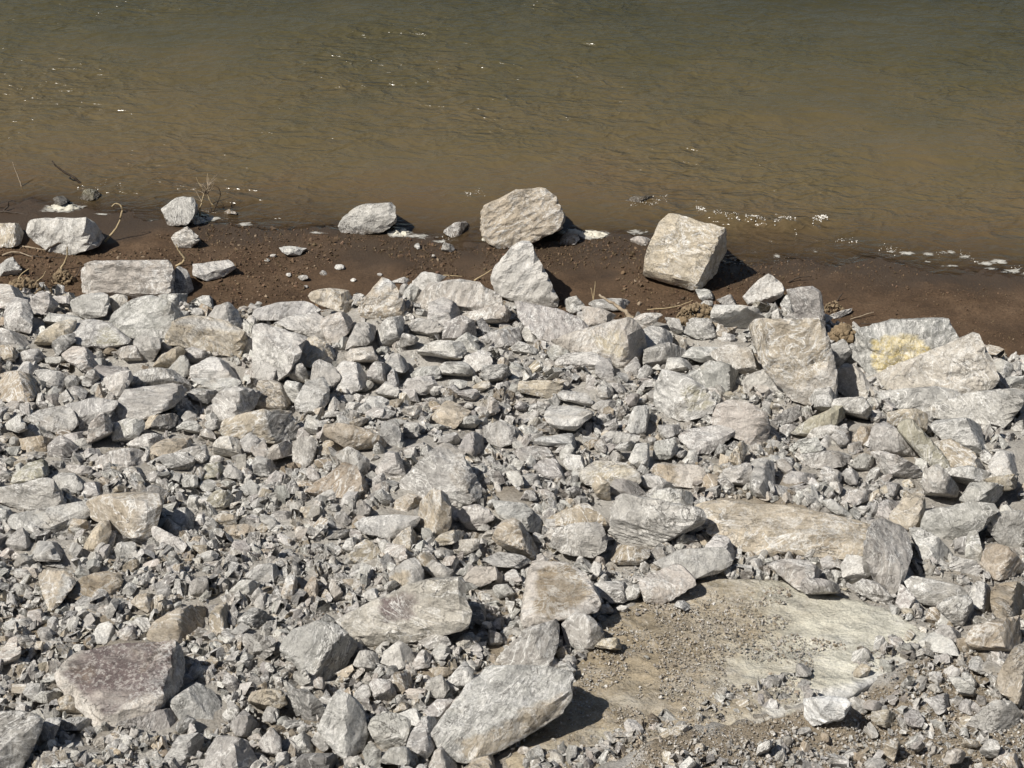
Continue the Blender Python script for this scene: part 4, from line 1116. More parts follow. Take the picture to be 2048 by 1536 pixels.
def water_z(x, y):
    P = p3(x, y)
    off = sstep((y - shore(x)) / 3.0)
    q = P * np.array([0.55, 1.25, 1.0])
    ang = 0.22
    qr = np.stack([q[:, 0] * math.cos(ang) - q[:, 1] * math.sin(ang), q[:, 0] * math.sin(ang) + q[:, 1] * math.cos(ang), q[:, 2]], 1)
    near = np.clip(1.6 - np.abs(P[:, 1] - 19) / 60, 0, 1)
    z = (0.004 + 0.016 * off) * fbm(qr * 1.5, 51, 2) + (0.0012 + 0.0095 * off) * (1 - np.abs(fbm(qr * 3.6, 52, 3))) + 0.0016 * fbm(qr * 11, 53, 2)
    z = z * near
    c, yc = crest_mask(x, y)
    z = z + 0.055 * c + c * (0.022 * fbm(P * 14.0, 54, 3) + 0.012 * fbm(P * 34.0, 55, 2))
    return z

wx = graded(-9.4, 9.4, 0.042, -420, 420, 14)
wy = graded(12.0, 23.6, 0.036, 10.5, 600, 14)
wy = wy[wy > 11.0]
WV, WF = grid(wx, wy, water_z)
me = mesh_np("water", WV, WF, True)
attr_f(me, 'depth', np.maximum(-terrain(WV[:, 0], WV[:, 1]), 0) + np.maximum(WV[:, 2], 0) * 0.6)
link("water", me, M_WATER, kind='structure', label='silty brown-green river water with small ripples')

# ------------------------------------------------------------------ rock builder
COL = dict(g=(.46, .45, .435), b=(.425, .43, .425), m=(.41, .385, .375), t=(.46, .405, .325), y=(.53, .48, .38), w=(.57, .565, .55),
           d=(.235, .235, .24), p=(.49, .45, .41), n=(.37, .31, .235), o=(.41, .395, .315), Y=(.66, .55, .28), W=(.74, .74, .73), v=(.17, .135, .13), N=(.29, .235, .165))
for _k in list(COL):
    if _k not in 'YWvN':
        _c = np.array(COL[_k]); _l = _c @ np.array([.3, .55, .15])
        _f = dict(t=.85, y=.95, n=.85, o=.8, p=.62).get(_k, .46)
        COL[_k] = tuple((_l + (_c - _l) * _f) * np.array([1.03, 1.0, .945]))
WORD = dict(g='light grey', b='blue-grey', m='mauve-grey', t='tan', y='yellowish', w='whitish', d='dark grey', p='pinkish-beige', n='brown', o='olive-grey')

def ico(level):
    bm = bmesh.new()
    bmesh.ops.create_icosphere(bm, subdivisions=level, radius=1.0)
    bm.verts.ensure_lookup_table()
    V = np.array([v.co[:] for v in bm.verts]); F = np.array([[v.index for v in f.verts] for f in bm.faces])
    bm.free()
    V /= np.linalg.norm(V, axis=1)[:, None]
    return V, F
ICO = {k: ico(k) for k in (2, 3, 4, 5, 6)}

def hull_planes(P):
    bm = bmesh.new()
    for p in P:
        bm.verts.new(p)
    bmesh.ops.convex_hull(bm, input=bm.verts)
    bm.normal_update()
    N, D, A = [], [], []
    for f in bm.faces:
        ar = f.calc_area()
        if ar < 1e-9: continue
        n = np.array(f.normal[:]); d = float(n @ np.array(f.verts[0].co[:]))
        N.append(n); D.append(d); A.append(ar)
    bm.free()
    return np.array(N), np.array(D), np.array(A)

def rock_mesh(P, level, seed, rough=1.0, chips=4, strata=1.0, planes=None, centre=None, front=None):
    """angular broken stone: cut by the given planes, or by the hull of the points P; returns verts, faces"""
    r_ = np.random.default_rng(seed + 77777)
    P = np.asarray(P, float)
    if planes is None:
        c = 0.5 * (P.max(0) + P.min(0)) * 0.4 + P.mean(0) * 0.6
        ext = np.maximum(P.max(0) - P.min(0), 1e-3)
        N, D, _ = hull_planes(P)
    else:
        ext, c = P, centre
        N, D = planes
    S = float(np.cbrt(ext.prod()))
    sc_ = ext / S
    D = D - N @ c
    N = N * sc_; ln = np.linalg.norm(N, axis=1); N = N / ln[:, None]; D = D / ln     # planes in the evened-out space
    D = np.maximum(D, 0.05 * S)
    for _ in range(chips):                      # broken corners
        n = r_.normal(size=3)
        if front is not None and r_.uniform() < 0.6: n = n * 0.75 + front
        n /= np.linalg.norm(n)
        den = ICO[3][0] @ N.T
        k = np.where(den > 1e-3, D[None] / np.maximum(den, 1e-3), 1e9).min(1)
        d = (ICO[3][0] * k[:, None] @ n).max() * r_.uniform(0.88, 0.965)
        N = np.vstack([N, n]); D = np.append(D, d)
    U, F = ICO[level]
    off = r_.uniform(-50, 50, 3)
    # direction warp so that edges run unevenly
    W = U + 0.012 * rough * np.stack([vnoise(U * 5 + off, 1), vnoise(U * 5 + off, 2), vnoise(U * 5 + off, 3)], 1) \
          + 0.010 * rough * np.stack([vnoise(U * 17 + off, 4), vnoise(U * 17 + off, 5), vnoise(U * 17 + off, 6)], 1)
    den = W @ N.T
    R = np.where(den > 1e-3, D[None] / np.maximum(den, 1e-3), 1e9)
    k = R.min(1)
    V = U * k[:, None]
    # relief: broad, ledges along a bedding direction, grain
    ax = r_.normal(size=3); ax /= np.linalg.norm(ax)
    h = V @ ax / S
    lay = h * r_.uniform(5, 11) + 0.8 * vnoise(V / S * 2.2 + off, 7)
    saw = lay % 1.0
    ledge = np.where(saw < 0.8, saw / 0.8, (1 - saw) / 0.2) - 0.5
    gate = np.clip(vnoise(V / S * 1.6 + off, 8) + 0.15, 0, 1)
    rel = 0.020 * fbm(V / S * 2.4 + off, 9, 2) + 0.046 * strata * ledge * gate + 0.018 * fbm(V / S * 8 + off, 10, 3)
    bite = np.clip(fbm(V / S * 3.1 + off, 13, 2) - 0.55, 0, 1)
    rel = rel - 0.17 * bite
    V = V * (1 + rough * rel)[:, None]
    V = V * sc_ + c
    return V, F, ax, S

def rot_for(ax, r_):
    a = np.asarray(ax); b = np.cross(a, r_.normal(size=3)); b /= np.linalg.norm(b); d = np.cross(a, b)
    return np.stack([b, d, a], 1)

TILE = dict(A=(0, 368, 4), B=(512, 368, 4), C=(1024, 368, 4), D=(1536, 368, 4), E=(0, 736, 4), F=(512, 736, 4), G=(1024, 736, 4), H=(1536, 736, 4),
            I=(0, 1104, 3.5556), J=(512, 1104, 3.5556), K=(1024, 1104, 3.5556), L=(1472, 1104, 3.5556), P=(0, 0, 1))

def parse():
    out, tile = [], None
    for ln in ROCKS.strip().splitlines():
        if ln[0] == '#':
            tile = TILE[ln[1]]; tid = ln[1]; continue
        tilt = 48.0
        if '@' in ln:
            ln, a = ln.split('@'); tilt = float(a)
        parts = [s.strip() for s in ln.split(';')]
        tok = parts[0].split()
        sh = lambda s: tuple(float(q) for q in s.split(','))
        if tok[1] == 'r':
            x0, y0, x1, y1 = sh(tok[2])
            r_ = random.Random(hash((x0, y0, tid)) & 0xFFFF)
            rr = np.random.default_rng(int(x0 * 7 + y0 * 13 + ord(tid)))
            k = rr.integers(6, 9)
            an = np.sort((np.arange(k) + rr.uniform(-.32, .32, k)) / k * 2 * np.pi)
            rad = rr.uniform(0.82, 1.12, k)
            pts = [((x0 + x1) / 2 + (x1 - x0) / 2 * rad[q] * math.cos(an[q]), (y0 + y1) / 2 + (y1 - y0) / 2 * rad[q] * math.sin(an[q])) for q in range(k)]
        else:
            pts = [sh(s) for s in tok[1:]]
        fr = [sh(s) for s in parts[1].split()] if len(parts) > 1 and parts[1] else []
        pts = [(tile[0] + x / tile[2], tile[1] + y / tile[2]) for x, y in pts]
        fr = [(tile[0] + x / tile[2], tile[1] + y / tile[2], b) for x, y, b in fr]
        hl = parts[2] if len(parts) > 2 else None
        if sum(p[1] for p in pts) / len(pts) > 615 and tok[1] != 'r':
            mx_, my_ = sum(p[0] for p in pts) / len(pts), sum(p[1] for p in pts) / len(pts)
            gr = (1.03 if hl else 1.13) * (1.07 if mx_ > 1200 and my_ < 1180 and not hl else 1.0)
            pts = [(mx_ + (x - mx_) * gr, my_ + (y - my_) * gr) for x, y in pts]
        xs = [p[0] for p in pts]; ys = [p[1] for p in pts]
        a = 0.5 * abs(sum(xs[i] * ys[(i + 1) % len(xs)] - xs[(i + 1) % len(xs)] * ys[i] for i in range(len(xs))))
        out.append(dict(col=tok[0], pts=pts, fr=fr, hl=hl, tilt=tilt, area=a, cx=sum(xs) / len(xs), cy=sum(ys) / len(ys),
                        w=max(xs) - min(xs), h=max(ys) - min(ys), seed=len(out) * 31 + 5))
    return out

ROCKLIST = parse()
order = sorted(range(len(ROCKLIST)), key=lambda i: -(ROCKLIST[i]['area'] + (1e7 if ROCKLIST[i]['hl'] else 0)))
SINGLE = set(order[:300])
print('smallest single', ROCKLIST[order[299]]['area'])

def hull2d(pts):
    p = sorted(set((round(x, 2), round(y, 2)) for x, y in pts))
    def half(p):
        h = []
        for q in p:
            while len(h) > 1 and (h[-1][0] - h[-2][0]) * (q[1] - h[-2][1]) - (h[-1][1] - h[-2][1]) * (q[0] - h[-2][0]) <= 0: h.pop()
            h.append(q)
        return h
    a, b = half(p), half(p[::-1])
    return a[:-1] + b[:-1]

def build_rock(R):
    r_ = np.random.default_rng(R['seed'])
    pts = np.array(R['pts'])
    # contact: where the lower outline meets the ground (or the slab)
    by = pts[:, 1].max(); low = pts[pts[:, 1] > by - 0.25 * R['h']]
    bx = low[:, 0].mean(); by = 0.5 * by + 0.5 * low[:, 1].mean()
    if in_poly([bx], [by], SLAB_PX)[0]:
        B = slab_point([bx], [by])[0]
    else:
        B = hit([bx], [by])[0]
    W, H, cx, cy = R['w'], R['h'], R['cx'], R['cy']
    e = math.radians(R['tilt'])
    n = np.array([0, -math.cos(e), math.sin(e)])
    def on_sheet(x, y):
        d = rays(x, y); t = ((B - CO) @ n) / (d @ n)
        return CO[None] + d * t[:, None], d
    mpp = np.linalg.norm(B - CO) / FPX
    S = math.sqrt(max(R['w'] * R['h'], 30.0)) * mpp
    Sw = math.sqrt(R['area']) * mpp
    hp = hull2d(R['pts'])
    O, d = on_sheet([p[0] for p in hp], [p[1] for p in hp])
    C0 = O.mean(0); vdir = (C0 - CO) / np.linalg.norm(C0 - CO)
    hcx, hcy = np.mean([p[0] for p in hp]), np.mean([p[1] for p in hp])
    # the broad face turned to the sky or the viewer
    spec = None
    if R['hl']:
        for key, v in FOLD.items():
            if key in R['hl']: spec = v.split(); break
    MAIN = dict(T=(-.05, -.12, 1.0), F=(-.28, -.72, .64), f=(-.14, -.95, .36), l=(-.62, -.72, .36))
    if spec:
        tl = TILE[spec[0]]; mn = np.array(MAIN[spec[1]]) + r_.normal(0, .03, 3)
        folds = []
        for q in spec[2:]:
            sd_ = q[-1]; v = [float(u) for u in q[:-1].split(',')]
            folds.append((tl[0] + v[0] / tl[2], tl[1] + v[1] / tl[2], tl[0] + v[2] / tl[2], tl[1] + v[3] / tl[2], v[4], sd_))
    else:
        kind = r_.choice(['T', 'F', 'f', 'l'], p=[.34, .42, .12, .12])
        mn = np.array(MAIN[kind]) + r_.normal(0, .16, 3)
        folds = []
        if r_.uniform() < 0.85:      # right-hand break
            fx = hcx + W * r_.uniform(-.04, .28); sk = W * r_.uniform(-.22, .22)
            folds.append((fx + sk, hcy - H * .5, fx - sk, hcy + H * .5, r_.uniform(58, 88), 'r'))
        if r_.uniform() < 0.8:       # lower front break
            fy = hcy + H * r_.uniform(.02, .32); sk = H * r_.uniform(-.22, .22)
            folds.append((hcx - W * .5, fy + sk, hcx + W * .5, fy - sk, r_.uniform(42, 80), 'd'))
        if r_.uniform() < 0.45:      # left break
            fx = hcx - W * r_.uniform(.12, .34); sk = W * r_.uniform(-.22, .22)
            folds.append((fx + sk, hcy - H * .5, fx - sk, hcy + H * .5, r_.uniform(25, 55), 'l'))
        if r_.uniform() < 0.45:      # upper break
            fy = hcy - H * r_.uniform(.15, .34); sk = H * r_.uniform(-.2, .2)
            folds.append((hcx - W * .5, fy + sk, hcx + W * .5, fy - sk, r_.uniform(20, 50), 'u'))
    mn /= np.linalg.norm(mn)
    def on_main(x, y):
        dd = rays([x], [y])[0]; return CO + dd * ((A0 - CO) @ mn) / (dd @ mn)
    A0 = C0 - vdir * (0.26 if abs(mn[2]) < .85 else 0.16) * S
    md = max(float(mn @ A0), float(np.sort(O @ mn)[-2]))          # broad face clears all but one corner of the outline
    A0 = A0 + mn * (md - float(mn @ A0))
    BACK = 1.0
    avail = float(vdir @ (C0 - A0)) + BACK * S
    OM = np.array([on_main(p[0], p[1]) for p in hp])
    fN, fD = [mn], [md]
    for (x1, y1, x2, y2, ang, sd_) in folds:
        p1, p2 = on_main(x1, y1), on_main(x2, y2)
        ln = p2 - p1; ln /= np.linalg.norm(ln)
        out = np.cross(ln, mn)                       # in the main face, across the fold
        mx_, my_ = (x1 + x2) / 2, (y1 + y2) / 2
        tip = project((on_main(mx_, my_) + out * 0.05 * S)[None])
        mv_ = (tip[0][0] - mx_) * (1 if sd_ == 'r' else -1 if sd_ == 'l' else 0) + (tip[1][0] - my_) * (1 if sd_ == 'd' else -1 if sd_ == 'u' else 0)
        if mv_ < 0: out = -out
        an = math.radians(ang * 1.13 if ang >= 58 else ang)
        reach = max(float(((OM - p1) @ out).max()), 0.02 * S)
        an = min(an, math.atan(0.9 * max(avail, 0.3 * S) / reach))
        nn = mn * math.cos(an) + out * math.sin(an)
        fN.append(nn); fD.append(float(nn @ p1))
    # sides through the outline
    hd = rays([p[0] for p in hp], [p[1] for p in hp]); sN, sD = [], []
    for k in range(len(hp)):
        nn = np.cross(hd[k], hd[(k + 1) % len(hp)])
        if np.linalg.norm(nn) < 1e-7: continue
        nn /= np.linalg.norm(nn)
        if nn @ vdir > 0: nn = -nn
        dist = nn @ (C0 - CO)                        # negative: centre is inside
        # each side leans back a little so that it is a face and not a sight line
        pm = CO + (hd[k] + hd[(k + 1) % len(hp)]) / 2 * np.linalg.norm(C0 - CO)
        nn = nn + vdir * r_.uniform(0.0, 0.22); nn /= np.linalg.norm(nn)
        sN.append(nn); sD.append(float(nn @ pm) + 0.006 * S)
    # rear and underside
    gb = terrain(C0[0:1], C0[1:2] + 0.4 * S, False)[0]
    zb = min(O[:, 2].min(), gb, B[2]) - 0.12 * S
    sN += [np.array([0, 0, -1.0]), vdir]; sD += [-zb, float(vdir @ (C0 + vdir * BACK * S))]
    N = np.vstack([np.array(fN), np.array(sN)]); D = np.append(np.array(fD), sD)
    lvl = 3 if R['area'] < 800 else 4 if R['area'] < 12000 else 5
    crumb = R['hl'] and ('crust' in R['hl'] or 'crumbl' in R['hl'] or 'clod' in R['hl'] or 'lumpy' in R['hl'])
    ext = np.maximum(np.ptp(O, axis=0), [0.2 * S, 1.0 * S, 0.5 * S])
    V, F, ax, SS = rock_mesh(ext, lvl, R['seed'], 2.3 if crumb else 1.0, 2 if spec else int(r_.integers(3, 6)), 0.3 if crumb else 1.0, (N, D), C0 + vdir * 0.22 * S, -vdir)
    base = np.array(COL[R['col']]) * r_.uniform(0.88, 1.1) * (1 + r_.uniform(-.012, .012, 3))
    col = np.tile(base, (len(V), 1))
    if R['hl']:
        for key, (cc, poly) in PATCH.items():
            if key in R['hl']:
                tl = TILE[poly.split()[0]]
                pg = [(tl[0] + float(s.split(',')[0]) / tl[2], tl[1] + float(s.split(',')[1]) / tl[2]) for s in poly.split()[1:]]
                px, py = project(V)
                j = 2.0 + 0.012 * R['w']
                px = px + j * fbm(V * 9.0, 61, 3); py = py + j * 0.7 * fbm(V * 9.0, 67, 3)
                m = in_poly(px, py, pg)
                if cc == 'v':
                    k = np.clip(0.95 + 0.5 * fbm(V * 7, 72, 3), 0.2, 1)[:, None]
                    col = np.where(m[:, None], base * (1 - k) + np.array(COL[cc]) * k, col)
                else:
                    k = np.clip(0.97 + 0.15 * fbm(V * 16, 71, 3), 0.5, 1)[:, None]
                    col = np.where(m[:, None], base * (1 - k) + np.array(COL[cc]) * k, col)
    if R['cy'] < 520:
        wl = 0.065 + 0.04 * fbm(V * 5.0, 77, 3)
        wetf = np.clip((wl - V[:, 2]) / 0.025, 0, 1)[:, None] * (0.8 if B[1] > shore(B[0]) - 0.7 else 0.5)
        col = col * (1 - wetf) + np.array([.10, .075, .052]) * wetf
    M = rot_for(ax, np.random.default_rng(R['seed'] + 5))
    rp = (V - V.mean(0)) @ M + r_.uniform(-40, 40, 3)
    return V, F, col, rp

# ------------------------------------------------------------------ the rocks: 300 single ones, the rest joined
def relation(R, others):
    best, bd = None, 1e9
    for H in others:
        if H is R: continue
        dx, dy = R['cx'] - H['cx'], (R['cy'] - H['cy']) * 1.3
        dd = math.hypot(dx, dy) / (1 + 0.002 * math.sqrt(H['area']))
        if dd < bd: bd, best, bv = dd, H, (dx, dy)
    dx, dy = bv
    side = ('right of' if dx > 0 else 'left of') if abs(dx) > abs(dy) else ('in front of' if dy > 0 else 'behind')
    return best, side, bd

heroes = [R for R in ROCKLIST if R['hl']]
def shape_word(R):
    a = R['w'] / max(R['h'], 1)
    n = len(R['pts'])
    if a > 2.3: return 'long flat'
    if a > 1.6: return 'oblong'
    if a < 0.8: return 'upright'
    return 'many-sided' if n >= 8 else 'wedge-like' if n <= 5 else 'angular'
def size_word(R):
    return 'mid-sized' if R['area'] > 4200 else 'smaller' if R['area'] > 2200 else 'small'
plainr = []
for i in sorted(SINGLE):
    R = ROCKLIST[i]
    if R['hl']:
        R['label'] = R['hl'].replace('|', ', ') if R['hl'].split('|')[1].startswith(('with', 'cut')) else R['hl'].replace('|', ' ')
    else:
        H, side, dist = relation(R, heroes)
        R['key'] = (WORD[R['col']], side, H['hl'].split('|')[0]); R['dist'] = dist
        plainr.append(R)
from collections import defaultdict
bucket = defaultdict(list)
for R in plainr: bucket[R['key']].append(R)
ORD = ['nearest', 'second', 'third', 'fourth', 'fifth', 'sixth', 'seventh']
for (cw, side, hd), L in bucket.items():
    L.sort(key=lambda r: r['dist'])
    for k, R in enumerate(L):
        words = (ORD[k] + ' ' if len(L) > 1 else '')
        lab = f"{words}{shape_word(R)} {cw} rock {side} the {hd}"
        if len(lab.split()) > 16: lab = f"{words}{cw} rock {side} the {hd}"
        R['label'] = lab
used_l = {}
for i in sorted(SINGLE):
    R = ROCKLIST[i]
    if R['label'] in used_l: print('DUP', R['label'])
    used_l[R['label']] = 1
    if len(R['label'].split()) > 16: print('LONG', R['label'])

LOOSE_V, LOOSE_F, LOOSE_C, LOOSE_R = [], [], [], []
nv = 0
WETKEYS = ('wet olive', 'black wet', 'awash')
for i, R in enumerate(ROCKLIST):
    V, F, col, rp = build_rock(R)
    if not np.isfinite(V).all() or np.ptp(V, axis=0).max() > 6 * math.sqrt(R['w'] * R['h']) * 0.005 or not np.isfinite(rp).all() or not np.isfinite(col).all(): print('BAD', i, R['col'], R['cx'], R['cy'], np.ptp(V, axis=0))
    R['ctr'] = V.mean(0)
    if i in SINGLE:
        px_area = R['area']
        o0 = np.array([V[:, 0].mean(), V[:, 1].mean(), V[:, 2].min()])
        me = mesh_np("rock", V - o0, F, True)
        me.set_sharp_from_angle(angle=math.radians(24))
        attr_col(me, 'Col', col); attr_vec(me, 'rp', rp)
        big = px_area > 9000
        wet = R['hl'] and any(k in R['hl'] for k in WETKEYS)
        cat = 'boulder' if big else 'rock'
        link(cat, me, M_WET if wet else M_ROCK, R['label'], cat, 'boulders of the rubble bank' if big else 'broken rocks of the rubble bank', loc=o0)
    else:
        LOOSE_V.append(V); LOOSE_F.append(F + nv); LOOSE_C.append(col); LOOSE_R.append(rp); nv += len(V)

# ------------------------------------------------------------------ the giant slab
V, F, ax, SS = rock_mesh(np.vstack([SLAB_W, (SLAB_W - SLAB_W.mean(0)) * 0.97 + SLAB_W.mean(0) - np.array([0, 0, 0.42])]), 6, 991, 0.16, 0, 0.6)
sN = (V - SLAB_P) @ SLAB_N
V = V + SLAB_N[None] * (np.where(sN > -0.05, 1, 0) * (0.012 * fbm(V * 3.0, 81, 3) + 0.006 * np.abs(fbm(V * np.array([14, 22, 14]), 82, 3))))[:, None]
spx, spy = project(V)
top = sN > -0.05
d1 = fbm(V * 2.2, 83, 4) * 0.55 + fbm(V * 14, 84, 3) * 0.30
east = np.clip((spx - 1530) / 170, -1.4, 1.6) + np.clip((spy - 1420) / 160, -0.6, 0.7) * 0.35
bare = 1 / (1 + np.exp(-(east * 2.6 + d1 * 2.8 + 0.25)))
bare2 = np.clip(fbm(V * np.array([4, 9, 4]), 85, 4) * 1.2 - 0.15, 0, 1) * np.clip((spy - 1330) / 120, 0, 1)
dirtc = np.array([.335, .275, .19]); cream = np.array([.60, .58, .49])
k = np.clip(np.maximum(bare, bare2 * 0.8), 0, 1)[:, None]
scol = dirtc * (1 - k) + cream * k
# chalk-white broken rim along the front edge
rim = np.zeros(len(V))
ED = [(1870, 1272), (1848, 1300), (1790, 1342), (1720, 1372), (1690, 1396), (1600, 1410), (1500, 1440), (1380, 1470)]
for (a, b) in zip(ED[:-1], ED[1:]):
    ab = np.array(b) - np.array(a); tt = np.clip(((spx - a[0]) * ab[0] + (spy - a[1]) * ab[1]) / (ab @ ab), 0, 1)
    dd = np.hypot(spx - a[0] - tt * ab[0], spy - a[1] - tt * ab[1])
    rim = np.maximum(rim, np.clip(1.15 - dd / 16 + 0.8 * fbm(V * 11, 86, 3), 0, 1))
rim = rim * np.clip((spx - 1480) / 120, 0, 1)
scol = scol * (1 - rim[:, None]) + np.array([.66, .65, .62]) * rim[:, None]
side = (~top)[:, None]
scol = np.where(side, np.array([.46, .43, .38]), scol)
o0 = np.array([V[:, 0].mean(), V[:, 1].mean(), V[:, 2].min()])
me = mesh_np("boulder", V - o0, F, True)
attr_col(me, 'Col', scol); attr_vec(me, 'rp', V * np.array([1, 1, .2]) + 5)
link("boulder", me, rock_material("slab_rock", 0.25), 'giant flat slab half covered in brown dirt, bottom right', 'boulder', 'boulders of the rubble bank', loc=o0)

# ------------------------------------------------------------------ loose small stones between the rocks (one mass)
def small_protos(n, npts, seed):
    out = []
    r_ = np.random.default_rng(seed)
    for _ in range(n):
        q = r_.normal(size=(npts, 3)); q /= np.linalg.norm(q, axis=1)[:, None]
        q *= r_.uniform(0.75, 1.1, (npts, 1)); q *= np.array([1, r_.uniform(.6, .95), r_.uniform(.42, .75)])
        bm = bmesh.new()
        for p in q: bm.verts.new(p)
        bmesh.ops.convex_hull(bm, input=bm.verts)
        loosev = [v for v in bm.verts if not v.link_faces]
        bmesh.ops.delete(bm, geom=loosev, context='VERTS')
        bmesh.ops.triangulate(bm, faces=bm.faces)
        bm.verts.index_update()
        out.append((np.array([v.co[:] for v in bm.verts]), np.array([[v.index for v in f.verts] for f in bm.faces])))
        bm.free()
    return out

def detailed_protos(n, seed):
    r_ = np.random.default_rng(seed); out = []
    for k in range(n):
        q = r_.normal(size=(9, 3)); q /= np.linalg.norm(q, axis=1)[:, None]
        q *= np.array([1, r_.uniform(.6, .95), r_.uniform(.45, .8)])
        V, F, ax, S = rock_mesh(np.vstack([q, -q * r_.uniform(.7, 1, (9, 1))]), 2, seed * 100 + k, 1.2, 4)
        out.append((V, F))
    return out

def angular_protos(n, seed):
    r_ = np.random.default_rng(seed); out = []
    for k in range(n):
        bm = bmesh.new()
        bmesh.ops.create_cube(bm, size=1.0)
        dims = np.array([2.1, r_.uniform(.8, 1.7), r_.uniform(.5, 1.25)])
        for v in bm.verts:
            v.co = Vector(np.array(v.co[:]) * dims * r_.uniform(0.62, 1.15, 3))
        bmesh.ops.triangulate(bm, faces=bm.faces)
        bmesh.ops.convex_hull(bm, input=bm.verts)
        for _ in range(int(r_.integers(6, 11))):
            nn = r_.normal(size=3); nn /= np.linalg.norm(nn)
            dd = max(np.array(v.co[:]) @ nn for v in bm.verts) * r_.uniform(.62, .9)
            g = bmesh.ops.bisect_plane(bm, geom=bm.verts[:] + bm.edges[:] + bm.faces[:], plane_co=Vector(nn * dd), plane_no=Vector(nn), clear_outer=True)
            cut = [e for e in g['geom_cut'] if isinstance(e, bmesh.types.BMEdge)]
            bmesh.ops.contextual_create(bm, geom=cut)
        bmesh.ops.triangulate(bm, faces=bm.faces)
        bm.verts.index_update()
        V = np.array([v.co[:] for v in bm.verts]); F = np.array([[v.index for v in f.verts] for f in bm.faces]); bm.free()
        out.append((V - V.mean(0), F))
    return out

def outside_rocks(px, py, shrink):
    k = np.ones(len(px), bool)
    for R in ROCKLIST:
        near = k & (np.abs(px - R['cx']) < R['w']) & (np.abs(py - R['cy']) < R['h'])
        j = np.where(near)[0]
        if not len(j): continue
        pg = [(R['cx'] + (x - R['cx']) * shrink, R['cy'] + (y - R['cy']) * shrink) for x, y in R['pts']]
        k[j[in_poly(px[j], py[j], pg)]] = False
    return k

def rotmats(n, r_, lay=0.6):
    a = r_.uniform(0, 2 * np.pi, n); b = r_.normal(0, lay, n); c = r_.normal(0, lay, n)
    ca, sa, cb, sb, cc, sc2 = np.cos(a), np.sin(a), np.cos(b), np.sin(b), np.cos(c), np.sin(c)
    Z = np.zeros(n); O = np.ones(n)
    Rz = np.stack([np.stack([ca, -sa, Z], 1), np.stack([sa, ca, Z], 1), np.stack([Z, Z, O], 1)], 1)
    Rx = np.stack([np.stack([O, Z, Z], 1), np.stack([Z, cb, -sb], 1), np.stack([Z, sb, cb], 1)], 1)
    Ry = np.stack([np.stack([cc, Z, sc2], 1), np.stack([Z, O, Z], 1), np.stack([-sc2, Z, cc], 1)], 1)
    return Rx @ Ry @ Rz

def scatter(protos, pos, size, col, r_, lay=0.6):
    """bake stones into arrays"""
    Vs, Fs, Cs, Rs = [], [], [], []
    which = r_.integers(0, len(protos), len(pos)); R = rotmats(len(pos), r_, lay)
    base = 0
    for k, (pv, pf) in enumerate(protos):
        idx = np.where(which == k)[0]
        if not len(idx): continue
        loc = pv[None] * size[idx][:, None, None]
        V = np.einsum('nij,nvj->nvi', R[idx], loc) + pos[idx][:, None]
        rp = loc + r_.uniform(-40, 40, (len(idx), 1, 3))
        m = len(pv)
        Fk = pf[None] + (np.arange(len(idx)) * m)[:, None, None] + base
        Vs.append(V.reshape(-1, 3)); Fs.append(Fk.reshape(-1, 3)); Rs.append(rp.reshape(-1, 3))
        Cs.append(np.repeat(col[idx], m, 0)); base += len(idx) * m
    return np.vstack(Vs), np.vstack(Fs), np.vstack(Cs), np.vstack(Rs)

def stone_cols(n, r_, kinds='ggggbbmmtppwwdn'):
    c = np.array([COL[k] for k in r_.choice(list(kinds), n)])
    return c * r_.uniform(0.66, 1.12, (n, 1)) * (1 + r_.uniform(-.015, .015, (n, 3)))

def rubble_points(n, r_, keep):
    """random pixels of the rubble field -> ground points"""
    px = r_.uniform(-60, 2110, n); py = r_.uniform(575, 1600, n)
    P = None
    d = rays(px, py)
    # fast ray-terrain: three secant steps on the smooth terrain
    t = np.full(n, 11.0)
    for _ in range(14):
        q = CO[None] + d * t[:, None]
        g = q[:, 2] - terrain(q[:, 0], q[:, 1], False)
        t = t + g / (-d[:, 2] + 0.22 * np.abs(d[:, 1])) * 0.8
    q = CO[None] + d * t[:, None]
    q[:, 2] = base_height(q[:, 0], q[:, 1])
    ok = (q[:, 1] < toe(q[:, 0]) - 0.05 + 0.12 * vnoise(q * 2.0, 5)) & keep(px, py, r_)
    return q[ok], t[ok], px[ok], py[ok]

def keep_cob(px, py, r_):
    k = np.ones(len(px), bool)
    k &= ~in_poly(px, py, SLAB_PX)
    k &= ~(in_poly(px, py, DIRT) & (r_.uniform(size=len(px)) > 0.22))
    return k

r1 = np.random.default_rng(101)
dp = detailed_protos(26, 3)
ap = angular_protos(60, 5)
q, t, px, py = rubble_points(30000, r1, lambda a, b, r: keep_cob(a, b, r) & outside_rocks(a, b, 0.90) & outside_rocks(a, b - 13, 0.92))
ssz = np.clip(r1.lognormal(np.log(9.5), 0.55, len(q)), 4.0, 21) * t / FPX
q[:, 2] += ssz * r1.uniform(-0.35, 0.6, len(q))
def around(n, r_, lo, hi, skew):
    """the same rubble going on to both sides of the view and towards the road"""
    x = r_.uniform(-8.6, 8.8, n); y = r_.uniform(2.6, 13.6, n)
    z = terrain(x, y); P = np.stack([x, y, z], 1)
    a, b = project(P)
    m_ = 45 if hi < .1 else 170
    ok = ((a < -m_) | (a > 2048 + m_) | (b > 1540 + m_)) & (y < toe(x) - 0.1)
    sz = lo + (hi - lo) * r_.uniform(0, 1, n) ** skew
    return P[ok], sz[ok]
qa, sa = around(10500, r1, .02, .085, 1.8)
qa[:, 2] += sa * r1.uniform(-.3, .6, len(qa))
q = np.vstack([q, qa]); ssz = np.concatenate([ssz, sa])
A1 = scatter(ap, q, ssz, stone_cols(len(q), r1), r1, 0.9)
